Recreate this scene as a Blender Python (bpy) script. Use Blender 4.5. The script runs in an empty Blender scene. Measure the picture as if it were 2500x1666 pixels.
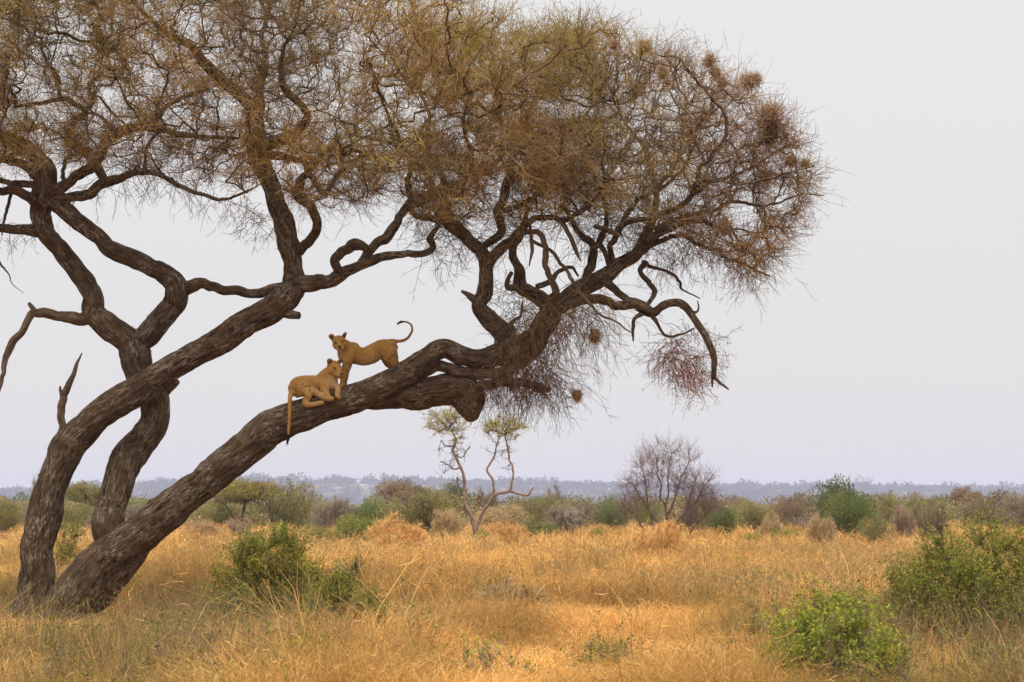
import bpy, bmesh, math, random
import numpy as np
from mathutils import Vector, Matrix

random.seed(7)
RNG = np.random.default_rng(7)
C = bpy.context.scene
COL = C.collection

# ------------------------------------------------------------------ camera
W_PX, H_PX, F_PX = 2500.0, 1666.0, 4861.0
CAM_H = 1.77
HORIZON = 1240.0
PITCH = math.atan((HORIZON - H_PX / 2) / F_PX)
cam = bpy.data.cameras.new("camera")
cam.sensor_width = 36.0
cam.lens = F_PX / W_PX * 36.0
cam.clip_start = 0.5
cam.clip_end = 12000.0
cam.dof.use_dof = True
cam.dof.focus_distance = 32.0
cam.dof.aperture_fstop = 4.5
camo = bpy.data.objects.new("camera", cam)
COL.objects.link(camo)
camo.location = (0, 0, CAM_H)
camo.rotation_euler = (math.pi / 2 + PITCH, 0, 0)
C.camera = camo

# ------------------------------------------------------------------ sky and sun
SUN_EL, SUN_AZ = math.radians(70), math.radians(160)   # azimuth clockwise from +Y (north)
world = bpy.data.worlds.new("World")
C.world = world
world.use_nodes = True
nt = world.node_tree
nt.nodes.clear()
n_out = nt.nodes.new("ShaderNodeOutputWorld")
n_bg = nt.nodes.new("ShaderNodeBackground")
n_sky = nt.nodes.new("ShaderNodeTexSky")
n_sky.sky_type = 'NISHITA'
n_sky.sun_disc = False
n_sky.sun_elevation = SUN_EL
n_sky.sun_rotation = SUN_AZ
n_sky.dust_density = 4.0
n_tc = nt.nodes.new("ShaderNodeTexCoord")
n_sep = nt.nodes.new("ShaderNodeSeparateXYZ")
n_ramp = nt.nodes.new("ShaderNodeValToRGB")      # overcast sheet: brighter towards the zenith
cr = n_ramp.color_ramp
SKY_K = 10.0
cr.elements[0].position = 0.0
cr.elements[0].color = (0.83, 0.81, 0.775, 1)
cr.elements[1].position = 1.0
cr.elements[1].color = (2.7, 2.6, 2.4, 1)
for pos, c in ((0.05, (0.825, 0.81, 0.785)), (0.10, (0.82, 0.81, 0.795)), (0.26, (0.86, 0.855, 0.848)), (0.42, (1.2, 1.18, 1.15))):
    e = cr.elements.new(pos)
    e.color = (*c, 1)
n_cl = nt.nodes.new("ShaderNodeTexNoise")        # faint cloud structure
n_cl.inputs["Scale"].default_value = 2.2
n_cl.inputs["Detail"].default_value = 4
n_map = nt.nodes.new("ShaderNodeMapping")
n_map.inputs["Scale"].default_value = (1, 1, 4)
n_mr = nt.nodes.new("ShaderNodeMapRange")
n_mr.inputs["To Min"].default_value = 0.975 * SKY_K
n_mr.inputs["To Max"].default_value = 1.025 * SKY_K
n_mul = nt.nodes.new("ShaderNodeVectorMath")
n_mul.operation = 'SCALE'
n_mix = nt.nodes.new("ShaderNodeMix")
n_mix.data_type = 'RGBA'
n_mix.inputs["Factor"].default_value = 0.94      # cloud cover over the clear sky
nt.links.new(n_tc.outputs["Generated"], n_sep.inputs[0])
nt.links.new(n_sep.outputs["Z"], n_ramp.inputs[0])
nt.links.new(n_tc.outputs["Generated"], n_map.inputs[0])
nt.links.new(n_map.outputs[0], n_cl.inputs["Vector"])
nt.links.new(n_cl.outputs[0], n_mr.inputs[0])
nt.links.new(n_ramp.outputs[0], n_mul.inputs[0])
nt.links.new(n_mr.outputs[0], n_mul.inputs["Scale"])
nt.links.new(n_sky.outputs[0], n_mix.inputs[6])
nt.links.new(n_mul.outputs[0], n_mix.inputs[7])
nt.links.new(n_mix.outputs[2], n_bg.inputs[0])
n_bg.inputs[1].default_value = 0.1
nt.links.new(n_bg.outputs[0], n_out.inputs[0])

sun = bpy.data.lights.new("sun", 'SUN')
sun.energy = 3.0
sun.angle = math.radians(14)
sun.color = (1.0, 0.94, 0.84)
suno = bpy.data.objects.new("sun", sun)
COL.objects.link(suno)
sd = Vector((math.sin(SUN_AZ) * math.cos(SUN_EL), math.cos(SUN_AZ) * math.cos(SUN_EL), math.sin(SUN_EL)))
suno.rotation_euler = sd.to_track_quat('Z', 'Y').to_euler()
suno.location = (0, 0, 50)

C.view_settings.view_transform = 'Standard'
C.view_settings.look = 'None'
C.view_settings.exposure = 0.0
C.view_settings.gamma = 1.0
C.render.engine = 'CYCLES'
C.cycles.max_bounces = 6
C.cycles.diffuse_bounces = 3
C.cycles.glossy_bounces = 1
C.cycles.transmission_bounces = 3
C.cycles.volume_bounces = 1
C.cycles.transparent_max_bounces = 6
C.cycles.use_denoising = True
C.cycles.use_adaptive_sampling = False


# ------------------------------------------------------------------ helpers
SP, CP = math.sin(PITCH), math.cos(PITCH)


def at(px, py, Y):
    """Pixel of the 2500x1666 photograph -> world point on the plane y = Y."""
    x = (np.asarray(px, float) - W_PX / 2) / F_PX
    u = (H_PX / 2 - np.asarray(py, float)) / F_PX
    dy = CP - u * SP
    dz = SP + u * CP
    t = np.asarray(Y, float) / dy
    return np.stack([x * t, np.asarray(Y, float) + 0 * t, CAM_H + t * dz], -1)


def _hash(ix, iy, iz):
    h = (ix * 374761393 + iy * 668265263 + iz * 2147483647 + 1013904223) & 0xFFFFFFFF
    h = ((h ^ (h >> 13)) * 1274126177) & 0xFFFFFFFF
    h = (h ^ (h >> 16)) & 0xFFFFFF
    return h / float(0xFFFFFF)


def vnoise(p):
    p = np.asarray(p, float)
    i = np.floor(p).astype(np.int64)
    f = p - i
    f = f * f * (3 - 2 * f)
    r = 0
    for dx in (0, 1):
        for dy in (0, 1):
            for dz in (0, 1):
                w = (f[..., 0] if dx else 1 - f[..., 0]) * (f[..., 1] if dy else 1 - f[..., 1]) * (f[..., 2] if dz else 1 - f[..., 2])
                r = r + w * _hash(i[..., 0] + dx, i[..., 1] + dy, i[..., 2] + dz)
    return r


def fbm(p, o=3):
    r, a, s = 0, 0.5, 0
    p = np.asarray(p, float)
    for k in range(o):
        r = r + a * vnoise(p + 17.3 * k)
        s += a
        p = p * 2.03
        a *= 0.5
    return r / s


def unit(v):
    return v / np.maximum(np.linalg.norm(v, axis=-1, keepdims=True), 1e-9)


def ground_z(x, y):
    p = np.stack([np.asarray(x, float) * 0.13, np.asarray(y, float) * 0.13, 0 * np.asarray(x, float)], -1)
    near = np.clip(1 - np.asarray(y, float) / 300.0, 0, 1)
    return (fbm(p, 3) - 0.5) * 0.30 * near - 0.02


def make_mesh(name, V, F, mat=None, col=None, bark=None, smooth=True):
    V = np.ascontiguousarray(V, dtype=np.float32).reshape(-1, 3)
    if not isinstance(F, list):
        F = [F]
    F = [np.ascontiguousarray(f, dtype=np.int32) for f in F if len(f)]
    me = bpy.data.meshes.new(name)
    me.vertices.add(len(V))
    me.vertices.foreach_set("co", V.ravel())
    loops = np.concatenate([f.ravel() for f in F])
    tot = np.concatenate([np.full(len(f), f.shape[1], np.int32) for f in F])
    start = np.concatenate([[0], np.cumsum(tot)[:-1]]).astype(np.int32)
    me.loops.add(len(loops))
    me.loops.foreach_set("vertex_index", loops)
    me.polygons.add(len(tot))
    me.polygons.foreach_set("loop_start", start)
    me.polygons.foreach_set("loop_total", tot)
    if smooth:
        me.polygons.foreach_set("use_smooth", np.ones(len(tot), bool))
    me.update(calc_edges=True)
    if col is not None:
        a = me.attributes.new("Col", 'FLOAT_COLOR', 'POINT')
        c = np.ones((len(V), 4), np.float32)
        c[:, :3] = col
        a.data.foreach_set("color", c.ravel())
    if bark is not None:
        a = me.attributes.new("bk", 'FLOAT_VECTOR', 'POINT')
        a.data.foreach_set("vector", np.ascontiguousarray(bark, dtype=np.float32).ravel())
    if mat is not None:
        me.materials.append(mat)
    return me


def link(name, me, parent=None, loc=None):
    o = bpy.data.objects.new(name, me)
    COL.objects.link(o)
    if parent is not None:
        o.parent = parent
        o.matrix_parent_inverse = Matrix.Translation(-Vector(parent.location)) if parent.location.length else Matrix()
    if loc is not None:
        o.location = loc
    return o


def tag(o, label=None, cat=None, group=None, kind=None):
    for k, v in (("label", label), ("category", cat), ("group", group), ("kind", kind)):
        if v:
            o[k] = v
    return o


def empty(name, loc):
    o = bpy.data.objects.new(name, None)
    COL.objects.link(o)
    o.location = loc
    o.empty_display_size = 0.2
    return o


class Acc:
    """Collects vertex / face arrays of one mesh."""
    def __init__(self):
        self.V, self.F, self.C, self.B, self.n = [], [], [], [], 0

    def add(self, V, F, col=None, bark=None):
        V = np.asarray(V).reshape(-1, 3)
        for f in (F if isinstance(F, list) else [F]):
            self.F.append(np.asarray(f) + self.n)
        self.V.append(V)
        if col is not None:
            self.C.append(np.broadcast_to(col, V.shape))
        if bark is not None:
            self.B.append(bark)
        self.n += len(V)

    def mesh(self, name, mat, smooth=True):
        q = [f for f in self.F if f.shape[1] == 4]
        t = [f for f in self.F if f.shape[1] == 3]
        F = [np.concatenate(a) for a in (q, t) if a]
        return make_mesh(name, np.concatenate(self.V), F, mat,
                         np.concatenate(self.C) if self.C else None,
                         np.concatenate(self.B) if self.B else None, smooth)


def frames_for(T):
    """two unit vectors perpendicular to each row of T"""
    ref = np.where(np.abs(T[..., 2:3]) > 0.92, np.array([1.0, 0, 0]), np.array([0, 0, 1.0]))
    a = unit(np.cross(T, ref))
    return a, np.cross(T, a)


def strands(P, R, sides=3):
    """P (N,K,3), R (N,K) -> thin round strands"""
    N, K, _ = P.shape
    T = np.empty_like(P)
    T[:, 1:-1] = P[:, 2:] - P[:, :-2] if K > 2 else T[:, 1:-1]
    T[:, 0] = P[:, 1] - P[:, 0]
    T[:, -1] = P[:, -1] - P[:, -2]
    T = unit(T)
    a, b = frames_for(T)
    ang = np.arange(sides) * 2 * np.pi / sides
    V = P[:, :, None] + R[:, :, None, None] * (np.cos(ang)[:, None] * a[:, :, None] + np.sin(ang)[:, None] * b[:, :, None])
    idx = np.arange(N * K * sides).reshape(N, K, sides)
    nx = np.roll(idx, -1, 2)
    F = np.stack([idx[:, :-1], nx[:, :-1], nx[:, 1:], idx[:, 1:]], -1).reshape(-1, 4)
    return V.reshape(-1, 3), F


def ribbons(P, Wd, side):
    """flat blades: P (N,K,3), Wd (N,K) half widths, side (N,3)"""
    N, K, _ = P.shape
    V = np.stack([P - Wd[..., None] * side[:, None], P + Wd[..., None] * side[:, None]], 2)
    idx = np.arange(N * K * 2).reshape(N, K, 2)
    F = np.stack([idx[:, :-1, 0], idx[:, :-1, 1], idx[:, 1:, 1], idx[:, 1:, 0]], -1).reshape(-1, 4)
    return V.reshape(-1, 3), F


def leaf_faces(P, size, n=None, aspect=0.5, rng=RNG):
    """N rhombic leaves at P, length size (N,)"""
    N = len(P)
    d = unit(rng.normal(size=(N, 3)))
    if n is not None:
        d = unit(d + n)
    a, b = frames_for(d)
    th = rng.uniform(0, 2 * np.pi, N)[:, None]
    s = np.cos(th) * a + np.sin(th) * b
    L = np.asarray(size).reshape(-1, 1) * np.ones((N, 1))
    V = np.stack([P, P + d * L * 0.5 + s * L * aspect * 0.5, P + d * L, P + d * L * 0.5 - s * L * aspect * 0.5], 1)
    F = np.arange(N * 4).reshape(N, 4)
    return V.reshape(-1, 3), F


def catmull(P, step):
    """P (n,m) rows: resampled smooth curve with spacing about step (first three columns are the position)"""
    P = np.asarray(P, float)
    Q = np.vstack([2 * P[0] - P[1], P, 2 * P[-1] - P[-2]])
    out = []
    for i in range(1, len(Q) - 2):
        n = max(2, int(np.linalg.norm(Q[i + 1, :3] - Q[i, :3]) / step))
        t = np.linspace(0, 1, n, endpoint=False)[:, None]
        p0, p1, p2, p3 = Q[i - 1], Q[i], Q[i + 1], Q[i + 2]
        out.append(0.5 * ((2 * p1) + (-p0 + p2) * t + (2 * p0 - 5 * p1 + 4 * p2 - p3) * t ** 2 + (-p0 + 3 * p1 - 3 * p2 + p3) * t ** 3))
    out.append(P[-1:])
    return np.concatenate(out)


def limb_tube(acc, pts, radii, seed=0, bark_amp=1.0, col=None, taper_end=False, res=0.028):
    """A gnarled limb: smooth curve through pts with furrowed, knobbly surface."""
    r0 = max(radii)
    S = catmull(np.column_stack([pts, radii]), max(0.02, min(0.05, r0 * 0.35)))
    P, R = S[:, :3], np.maximum(S[:, 3], 0.004)
    # slight wander so that limbs are not smooth pipes
    s = np.concatenate([[0], np.cumsum(np.linalg.norm(np.diff(P, axis=0), axis=1))])
    wob = np.stack([vnoise(np.stack([s * 2.2 / (0.25 + 3 * r0) + 9.1 * k, 0 * s + seed * 3.7, 0 * s + k * 5.0], -1)) - 0.5 for k in range(3)], -1)
    env = np.minimum(1, np.minimum(s, s[-1] - s) / (0.3 + 1e-6))[:, None]
    wob2 = np.stack([vnoise(np.stack([s * 7.0 / (0.3 + 3 * r0) + 3.1 * k, 0 * s + seed * 1.9, 0 * s + k * 8.0], -1)) - 0.5 for k in range(3)], -1)
    thick = min(1.0, 0.09 / max(r0, 1e-3))
    P = P + wob * env * (R[:, None] * 0.5 + 0.035 * thick) + wob2 * env * (R[:, None] * 0.22 * thick + 0.014)
    R = R * (1 + 0.16 * (vnoise(np.stack([s * 1.6 / (0.15 + 2 * r0), 0 * s + seed, 0 * s], -1)) - 0.5))
    if taper_end:
        R = R * np.clip((s[-1] - s) / (1.2 * R + 1e-6), 0.05, 1) ** 0.5
    T = unit(np.gradient(P, axis=0))
    N = np.empty_like(P)
    ref = np.array([0, -1.0, 0]) if abs(T[0, 1]) < 0.9 else np.array([1.0, 0, 0])
    N[0] = unit(ref - T[0] * ref.dot(T[0]))
    for i in range(1, len(P)):
        v = N[i - 1] - T[i] * N[i - 1].dot(T[i])
        N[i] = v / (np.linalg.norm(v) + 1e-9)
    B = np.cross(T, N)
    n = int(np.clip(2 * np.pi * r0 / res, 7, 84))
    ang = np.arange(n) * 2 * np.pi / n
    ca, sa = np.cos(ang), np.sin(ang)
    bk = np.stack([R[:, None] * ca, R[:, None] * sa, np.broadcast_to(s[:, None], (len(s), n))], -1)
    off = np.array([seed * 1.37, seed * 2.11, seed * 0.73])
    q = bk * np.array([1, 1, 0.22]) + off
    twist = 0.12 * (vnoise(bk * np.array([2, 2, 1.5]) + off) - 0.5)
    q = q + twist[..., None]
    ridge = 1 - np.abs(2 * vnoise(q * 17.0) - 1) * 1.0
    ridge2 = vnoise(q * 42.0) - 0.5
    lump = fbm(bk * np.array([3.5, 3.5, 2.2]) + off, 2) - 0.5
    dr = bark_amp * (np.minimum(0.036, 0.2 * R)[:, None] * (ridge - 0.6) + np.minimum(0.016, 0.08 * R)[:, None] * ridge2) + (0.34 if r0 < 0.15 else 0.24) * R[:, None] * lump
    rr = R[:, None] + dr
    if r0 > 0.06:
        kr = np.random.default_rng(seed + 4000)
        for _ in range(int(s[-1] / 0.55) + 1):
            s0, a0 = kr.uniform(0, s[-1]), kr.uniform(0, 2 * np.pi)
            da = np.abs((ang - a0 + np.pi) % (2 * np.pi) - np.pi)
            rk = np.interp(s0, s, R)
            wd = rk * kr.uniform(0.35, 0.8)
            g = np.exp(-((s[:, None] - s0) / wd) ** 2 - (da[None] * rk / wd) ** 2)
            rr = rr + g * rk * kr.uniform(-0.12, 0.20)
    V = P[:, None] + rr[..., None] * (ca[:, None] * N[:, None] + sa[:, None] * B[:, None])
    m = len(P)
    idx = np.arange(m * n).reshape(m, n)
    nx = np.roll(idx, -1, 1)
    F = np.stack([idx[:-1], nx[:-1], nx[1:], idx[1:]], -1).reshape(-1, 4)
    V = V.reshape(-1, 3)
    caps = []
    ends = np.stack([P[0] - T[0] * R[0] * 0.2, P[-1] + T[-1] * R[-1] * 0.35])
    base = m * n
    i0, i1 = idx[0], idx[-1]
    caps.append(np.stack([np.roll(i0, -1), i0, np.full(n, base)], -1))
    caps.append(np.stack([i1, np.roll(i1, -1), np.full(n, base + 1)], -1))
    bkv = np.concatenate([bk.reshape(-1, 3), np.array([[0, 0, 0], [0, 0, s[-1]]])]) + off
    acc.add(np.concatenate([V, ends]), [F, np.concatenate(caps)], col=col, bark=bkv)
    return P, R


def grow(seeds, seed_len, targets, bf=0.25, wander=0.12, rng=RNG, reach=None):
    """Minimum-cost tree joining targets to the seed skeleton. Returns P, parent (−1 for seeds)."""
    ns, nt_ = len(seeds), len(targets)
    P = np.concatenate([seeds, targets])
    par = np.full(len(P), -1)
    plen = np.concatenate([np.asarray(seed_len, float), np.zeros(nt_)])
    best = np.full(nt_, np.inf)
    bpar = np.zeros(nt_, int)
    for c in range(0, ns, 64):
        d = np.linalg.norm(targets[:, None] - seeds[None, c:c + 64], axis=2) + bf * plen[:ns][None, c:c + 64]
        k = d.argmin(1)
        v = d[np.arange(nt_), k]
        m = v < best
        best[m] = v[m]
        bpar[m] = k[m] + c
    order = []
    alive = np.ones(nt_, bool)
    for _ in range(nt_):
        k = int(np.where(alive, best, np.inf).argmin())
        alive[k] = False
        g = ns + k
        par[g] = bpar[k]
        L = np.linalg.norm(P[g] - P[par[g]])
        plen[g] = plen[par[g]] + L
        order.append(g)
        d = np.linalg.norm(targets - P[g], axis=1) + bf * plen[g]
        m = alive & (d < best)
        best[m] = d[m]
        bpar[m] = g
    return P, par, np.array(order), ns


def skeleton(P, par, order, ns, r_tip, power=0.45, rmax=0.2, wander=0.13, rng=RNG, sides=5, sub=2):
    """Tubes for a grown tree; edges are bent at inserted midpoints. Returns V,F and twig carriers (points, directions)."""
    cnt = np.zeros(len(P))
    for g in order[::-1]:
        cnt[g] = max(cnt[g], 1) if cnt[g] == 0 else cnt[g]
        cnt[par[g]] += cnt[g]
    rad = np.minimum(r_tip * np.maximum(cnt, 1) ** power, rmax)
    g = order
    A, Bp = P[par[g]], P[g]
    L = np.linalg.norm(Bp - A, axis=1)
    ra, rb = np.minimum(rad[par[g]], rad[g] * 1.25), rad[g]
    K = sub + 2
    t = np.linspace(0, 1, K)
    Q = A[:, None] + (Bp - A)[:, None] * t[None, :, None]
    j = rng.normal(size=(len(g), K, 3)) * (wander * L)[:, None, None]
    j[:, 0] = 0
    j[:, -1] = 0
    Q = Q + j
    # smooth start: leave the parent along its own direction
    R = ra[:, None] + (rb - ra)[:, None] * t[None]
    V, F = strands(Q, R, sides)
    return V, F, Q, R, rad


def scatter_twigs(Q, n, length, rng, spread=1.0, up=0.0, out_from=None):
    """start points on branch polylines Q(N,K,3), directions mixing branch direction and scatter"""
    N, K, _ = Q.shape
    e = rng.integers(0, N, n)
    k = rng.integers(0, K - 1, n)
    f = rng.random(n)[:, None]
    S = Q[e, k] * (1 - f) + Q[e, k + 1] * f
    d = unit(Q[e, k + 1] - Q[e, k])
    D = d * 0.6 + unit(rng.normal(size=(n, 3))) * spread + np.array([0, 0, up])
    if out_from is not None:
        D = D + unit(S - out_from) * 0.35
    return S, unit(D)


def twig_paths(S, D, L, K, rng, bend=0.35, droop=0.0):
    N = len(S)
    P = np.empty((N, K, 3))
    P[:, 0] = S
    d = D.copy()
    st = (L / (K - 1))[:, None]
    curl = rng.normal(size=(N, 3)) * bend * 0.5
    for k in range(1, K):
        d = unit(d + curl + rng.normal(size=(N, 3)) * bend * 0.7 + np.array([0, 0, -droop]))
        P[:, k] = P[:, k - 1] + d * st
    return P


def in_poly(px, py, poly):
    poly = np.asarray(poly, float)
    x0, y0 = poly[:, 0], poly[:, 1]
    x1, y1 = np.roll(x0, -1), np.roll(y0, -1)
    r = np.zeros(len(px), bool)
    for a, b, c, d in zip(x0, y0, x1, y1):
        m = (b > py) != (d > py)
        with np.errstate(divide='ignore', invalid='ignore'):
            r ^= m & (px < (c - a) * (py - b) / (d - b if d != b else 1e-9) + a)
    return r


def sample_poly(poly, n, rng):
    poly = np.asarray(poly, float)
    lo, hi = poly.min(0), poly.max(0)
    xs, ys = [], []
    got = 0
    while got < n:
        x = rng.uniform(lo[0], hi[0], 4 * n)
        y = rng.uniform(lo[1], hi[1], 4 * n)
        m = in_poly(x, y, poly)
        xs.append(x[m]); ys.append(y[m]); got += m.sum()
    return np.concatenate(xs)[:n], np.concatenate(ys)[:n]


# ------------------------------------------------------------------ materials
def new_mat(name):
    m = bpy.data.materials.new(name)
    m.use_nodes = True
    t = m.node_tree
    t.nodes.clear()
    out = t.nodes.new("ShaderNodeOutputMaterial")
    return m, t, out


def nd(t, typ, **kw):
    n = t.nodes.new(typ)
    for k, v in kw.items():
        if k.startswith('i_'):
            n.inputs[k[2:].replace('_', ' ')].default_value = v
        else:
            setattr(n, k, v)
    return n


def ramp(t, stops):
    n = t.nodes.new("ShaderNodeValToRGB")
    e = n.color_ramp.elements
    e[0].position, e[0].color = stops[0][0], (*stops[0][1], 1)
    e[1].position, e[1].color = stops[-1][0], (*stops[-1][1], 1)
    for p, c in stops[1:-1]:
        x = e.new(p)
        x.color = (*c, 1)
    return n


def mat_bark(name, dark, mid, pale, pale_amt=0.5, scale=1.0):
    m, t, out = new_mat(name)
    L = t.links.new
    bs = nd(t, "ShaderNodeBsdfPrincipled")
    bs.inputs["Roughness"].default_value = 0.92
    bs.inputs["Specular IOR Level"].default_value = 0.12
    at_ = nd(t, "ShaderNodeAttribute", attribute_name="bk")
    mp = nd(t, "ShaderNodeMapping")
    mp.inputs["Scale"].default_value = (1, 1, 0.24)
    L(at_.outputs["Vector"], mp.inputs[0])
    n1 = nd(t, "ShaderNodeTexNoise", i_Scale=17.0 * scale, i_Detail=5.0, i_Roughness=0.65)
    n2 = nd(t, "ShaderNodeTexNoise", i_Scale=44.0 * scale, i_Detail=4.0, i_Roughness=0.7)
    n3 = nd(t, "ShaderNodeTexNoise", i_Scale=3.2, i_Detail=4.0, i_Roughness=0.6)
    L(mp.outputs[0], n1.inputs["Vector"])
    L(mp.outputs[0], n2.inputs["Vector"])
    L(at_.outputs["Vector"], n3.inputs["Vector"])
    r1 = ramp(t, [(0.30, dark), (0.48, mid), (0.62, tuple(c * 1.5 for c in mid)), (0.78, tuple(c * 0.75 for c in pale))])
    L(n1.outputs[0], r1.inputs[0])
    # pale lichen flecks in patches
    a1 = nd(t, "ShaderNodeMapRange")
    a1.inputs[1].default_value, a1.inputs[2].default_value = 0.50, 0.58
    L(n2.outputs[0], a1.inputs[0])
    a2 = nd(t, "ShaderNodeMapRange")
    a2.inputs[1].default_value, a2.inputs[2].default_value = 0.42, 0.58
    L(n3.outputs[0], a2.inputs[0])
    mu = nd(t, "ShaderNodeMath", operation='MULTIPLY')
    L(a1.outputs[0], mu.inputs[0]); L(a2.outputs[0], mu.inputs[1])
    mu2 = nd(t, "ShaderNodeMath", operation='MULTIPLY')
    L(mu.outputs[0], mu2.inputs[0]); mu2.inputs[1].default_value = pale_amt
    mx = nd(t, "ShaderNodeMix", data_type='RGBA')
    L(mu2.outputs[0], mx.inputs["Factor"]); L(r1.outputs[0], mx.inputs[6])
    mx.inputs[7].default_value = (*pale, 1)
    L(mx.outputs[2], bs.inputs["Base Color"])
    bp = nd(t, "ShaderNodeBump", i_Strength=0.9, i_Distance=0.03)
    ad = nd(t, "ShaderNodeMath", operation='MULTIPLY_ADD')
    L(n2.outputs[0], ad.inputs[0]); ad.inputs[1].default_value = 0.45; L(n1.outputs[0], ad.inputs[2])
    L(ad.outputs[0], bp.inputs["Height"])
    L(bp.outputs[0], bs.inputs["Normal"])
    L(bs.outputs[0], out.inputs[0])
    return m


def mat_attr(name, trans=0.0, tint=(1, 1, 1), rough=0.8, spec=0.15):
    """colour from the per-strand attribute times a tint; optional light passing through thin leaves"""
    m, t, out = new_mat(name)
    L = t.links.new
    a = nd(t, "ShaderNodeAttribute", attribute_name="Col")
    mx = nd(t, "ShaderNodeMix", data_type='RGBA', blend_type='MULTIPLY')
    mx.inputs["Factor"].default_value = 1
    L(a.outputs["Color"], mx.inputs[6])
    mx.inputs[7].default_value = (*tint, 1)
    bs = nd(t, "ShaderNodeBsdfPrincipled")
    bs.inputs["Roughness"].default_value = rough
    bs.inputs["Specular IOR Level"].default_value = spec
    L(mx.outputs[2], bs.inputs["Base Color"])
    if trans:
        tr = nd(t, "ShaderNodeBsdfTranslucent")
        L(mx.outputs[2], tr.inputs[0])
        ms = nd(t, "ShaderNodeMixShader")
        ms.inputs[0].default_value = trans
        L(bs.outputs[0], ms.inputs[1]); L(tr.outputs[0], ms.inputs[2])
        L(ms.outputs[0], out.inputs[0])
    else:
        L(bs.outputs[0], out.inputs[0])
    return m


def mat_ground():
    m, t, out = new_mat("dry_earth")
    L = t.links.new
    tc = nd(t, "ShaderNodeTexCoord")
    n1 = nd(t, "ShaderNodeTexNoise", i_Scale=0.9, i_Detail=6.0, i_Roughness=0.65)
    n2 = nd(t, "ShaderNodeTexNoise", i_Scale=14.0, i_Detail=5.0, i_Roughness=0.7)
    L(tc.outputs["Object"], n1.inputs["Vector"]); L(tc.outputs["Object"], n2.inputs["Vector"])
    r1 = ramp(t, [(0.3, (0.13, 0.075, 0.035)), (0.5, (0.22, 0.125, 0.055)), (0.7, (0.34, 0.2, 0.085))])
    L(n1.outputs[0], r1.inputs[0])
    r2 = ramp(t, [(0.3, (0.6, 0.6, 0.6)), (0.7, (1.15, 1.15, 1.1))])
    L(n2.outputs[0], r2.inputs[0])
    mx = nd(t, "ShaderNodeMix", data_type='RGBA', blend_type='MULTIPLY')
    mx.inputs["Factor"].default_value = 1
    L(r1.outputs[0], mx.inputs[6]); L(r2.outputs[0], mx.inputs[7])
    bs = nd(t, "ShaderNodeBsdfPrincipled", i_Roughness=0.95)
    bs.inputs["Specular IOR Level"].default_value = 0.05
    L(mx.outputs[2], bs.inputs["Base Color"])
    bp = nd(t, "ShaderNodeBump", i_Strength=0.8, i_Distance=0.05)
    L(n2.outputs[0], bp.inputs["Height"]); L(bp.outputs[0], bs.inputs["Normal"])
    L(bs.outputs[0], out.inputs[0])
    return m


def mat_hill():
    m, t, out = new_mat("hill_scrub")
    L = t.links.new
    tc = nd(t, "ShaderNodeTexCoord")
    n1 = nd(t, "ShaderNodeTexNoise", i_Scale=0.0125, i_Detail=6.0, i_Roughness=0.7)
    L(tc.outputs["Object"], n1.inputs["Vector"])
    r1 = ramp(t, [(0.38, (0.05, 0.06, 0.03)), (0.5, (0.11, 0.1, 0.05)), (0.62, (0.38, 0.25, 0.12))])
    L(n1.outputs[0], r1.inputs[0])
    bs = nd(t, "ShaderNodeBsdfPrincipled", i_Roughness=0.95)
    bs.inputs["Specular IOR Level"].default_value = 0.05
    L(r1.outputs[0], bs.inputs["Base Color"])
    L(bs.outputs[0], out.inputs[0])
    return m


def mat_plain(name, c, rough=0.6, spec=0.3):
    m, t, out = new_mat(name)
    bs = nd(t, "ShaderNodeBsdfPrincipled", i_Roughness=rough)
    bs.inputs["Specular IOR Level"].default_value = spec
    n = nd(t, "ShaderNodeTexNoise", i_Scale=120.0, i_Detail=3.0)
    r = ramp(t, [(0.3, tuple(x * 0.8 for x in c)), (0.7, tuple(x * 1.2 for x in c))])
    t.links.new(n.outputs[0], r.inputs[0])
    t.links.new(r.outputs[0], bs.inputs["Base Color"])
    t.links.new(bs.outputs[0], out.inputs[0])
    return m


def mat_fur():
    m, t, out = new_mat("lion_fur")
    L = t.links.new
    a = nd(t, "ShaderNodeAttribute", attribute_name="Col")
    tc = nd(t, "ShaderNodeTexCoord")
    n = nd(t, "ShaderNodeTexNoise", i_Scale=85.0, i_Detail=4.0, i_Roughness=0.7)
    mp = nd(t, "ShaderNodeMapping")
    mp.inputs["Scale"].default_value = (0.5, 1, 1)
    L(tc.outputs["Object"], mp.inputs[0]); L(mp.outputs[0], n.inputs["Vector"])
    r = ramp(t, [(0.3, (0.72, 0.7, 0.66)), (0.7, (1.22, 1.2, 1.18))])
    L(n.outputs[0], r.inputs[0])
    mx = nd(t, "ShaderNodeMix", data_type='RGBA', blend_type='MULTIPLY')
    mx.inputs["Factor"].default_value = 1
    L(a.outputs["Color"], mx.inputs[6]); L(r.outputs[0], mx.inputs[7])
    bs = nd(t, "ShaderNodeBsdfPrincipled", i_Roughness=0.85)
    bs.inputs["Specular IOR Level"].default_value = 0.1
    bs.inputs["Sheen Weight"].default_value = 0.08
    bs.inputs["Sheen Tint"].default_value = (1, 0.8, 0.5, 1)
    L(mx.outputs[2], bs.inputs["Base Color"])
    bp = nd(t, "ShaderNodeBump", i_Strength=0.5, i_Distance=0.012)
    L(n.outputs[0], bp.inputs["Height"]); L(bp.outputs[0], bs.inputs["Normal"])
    L(bs.outputs[0], out.inputs[0])
    return m


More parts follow.
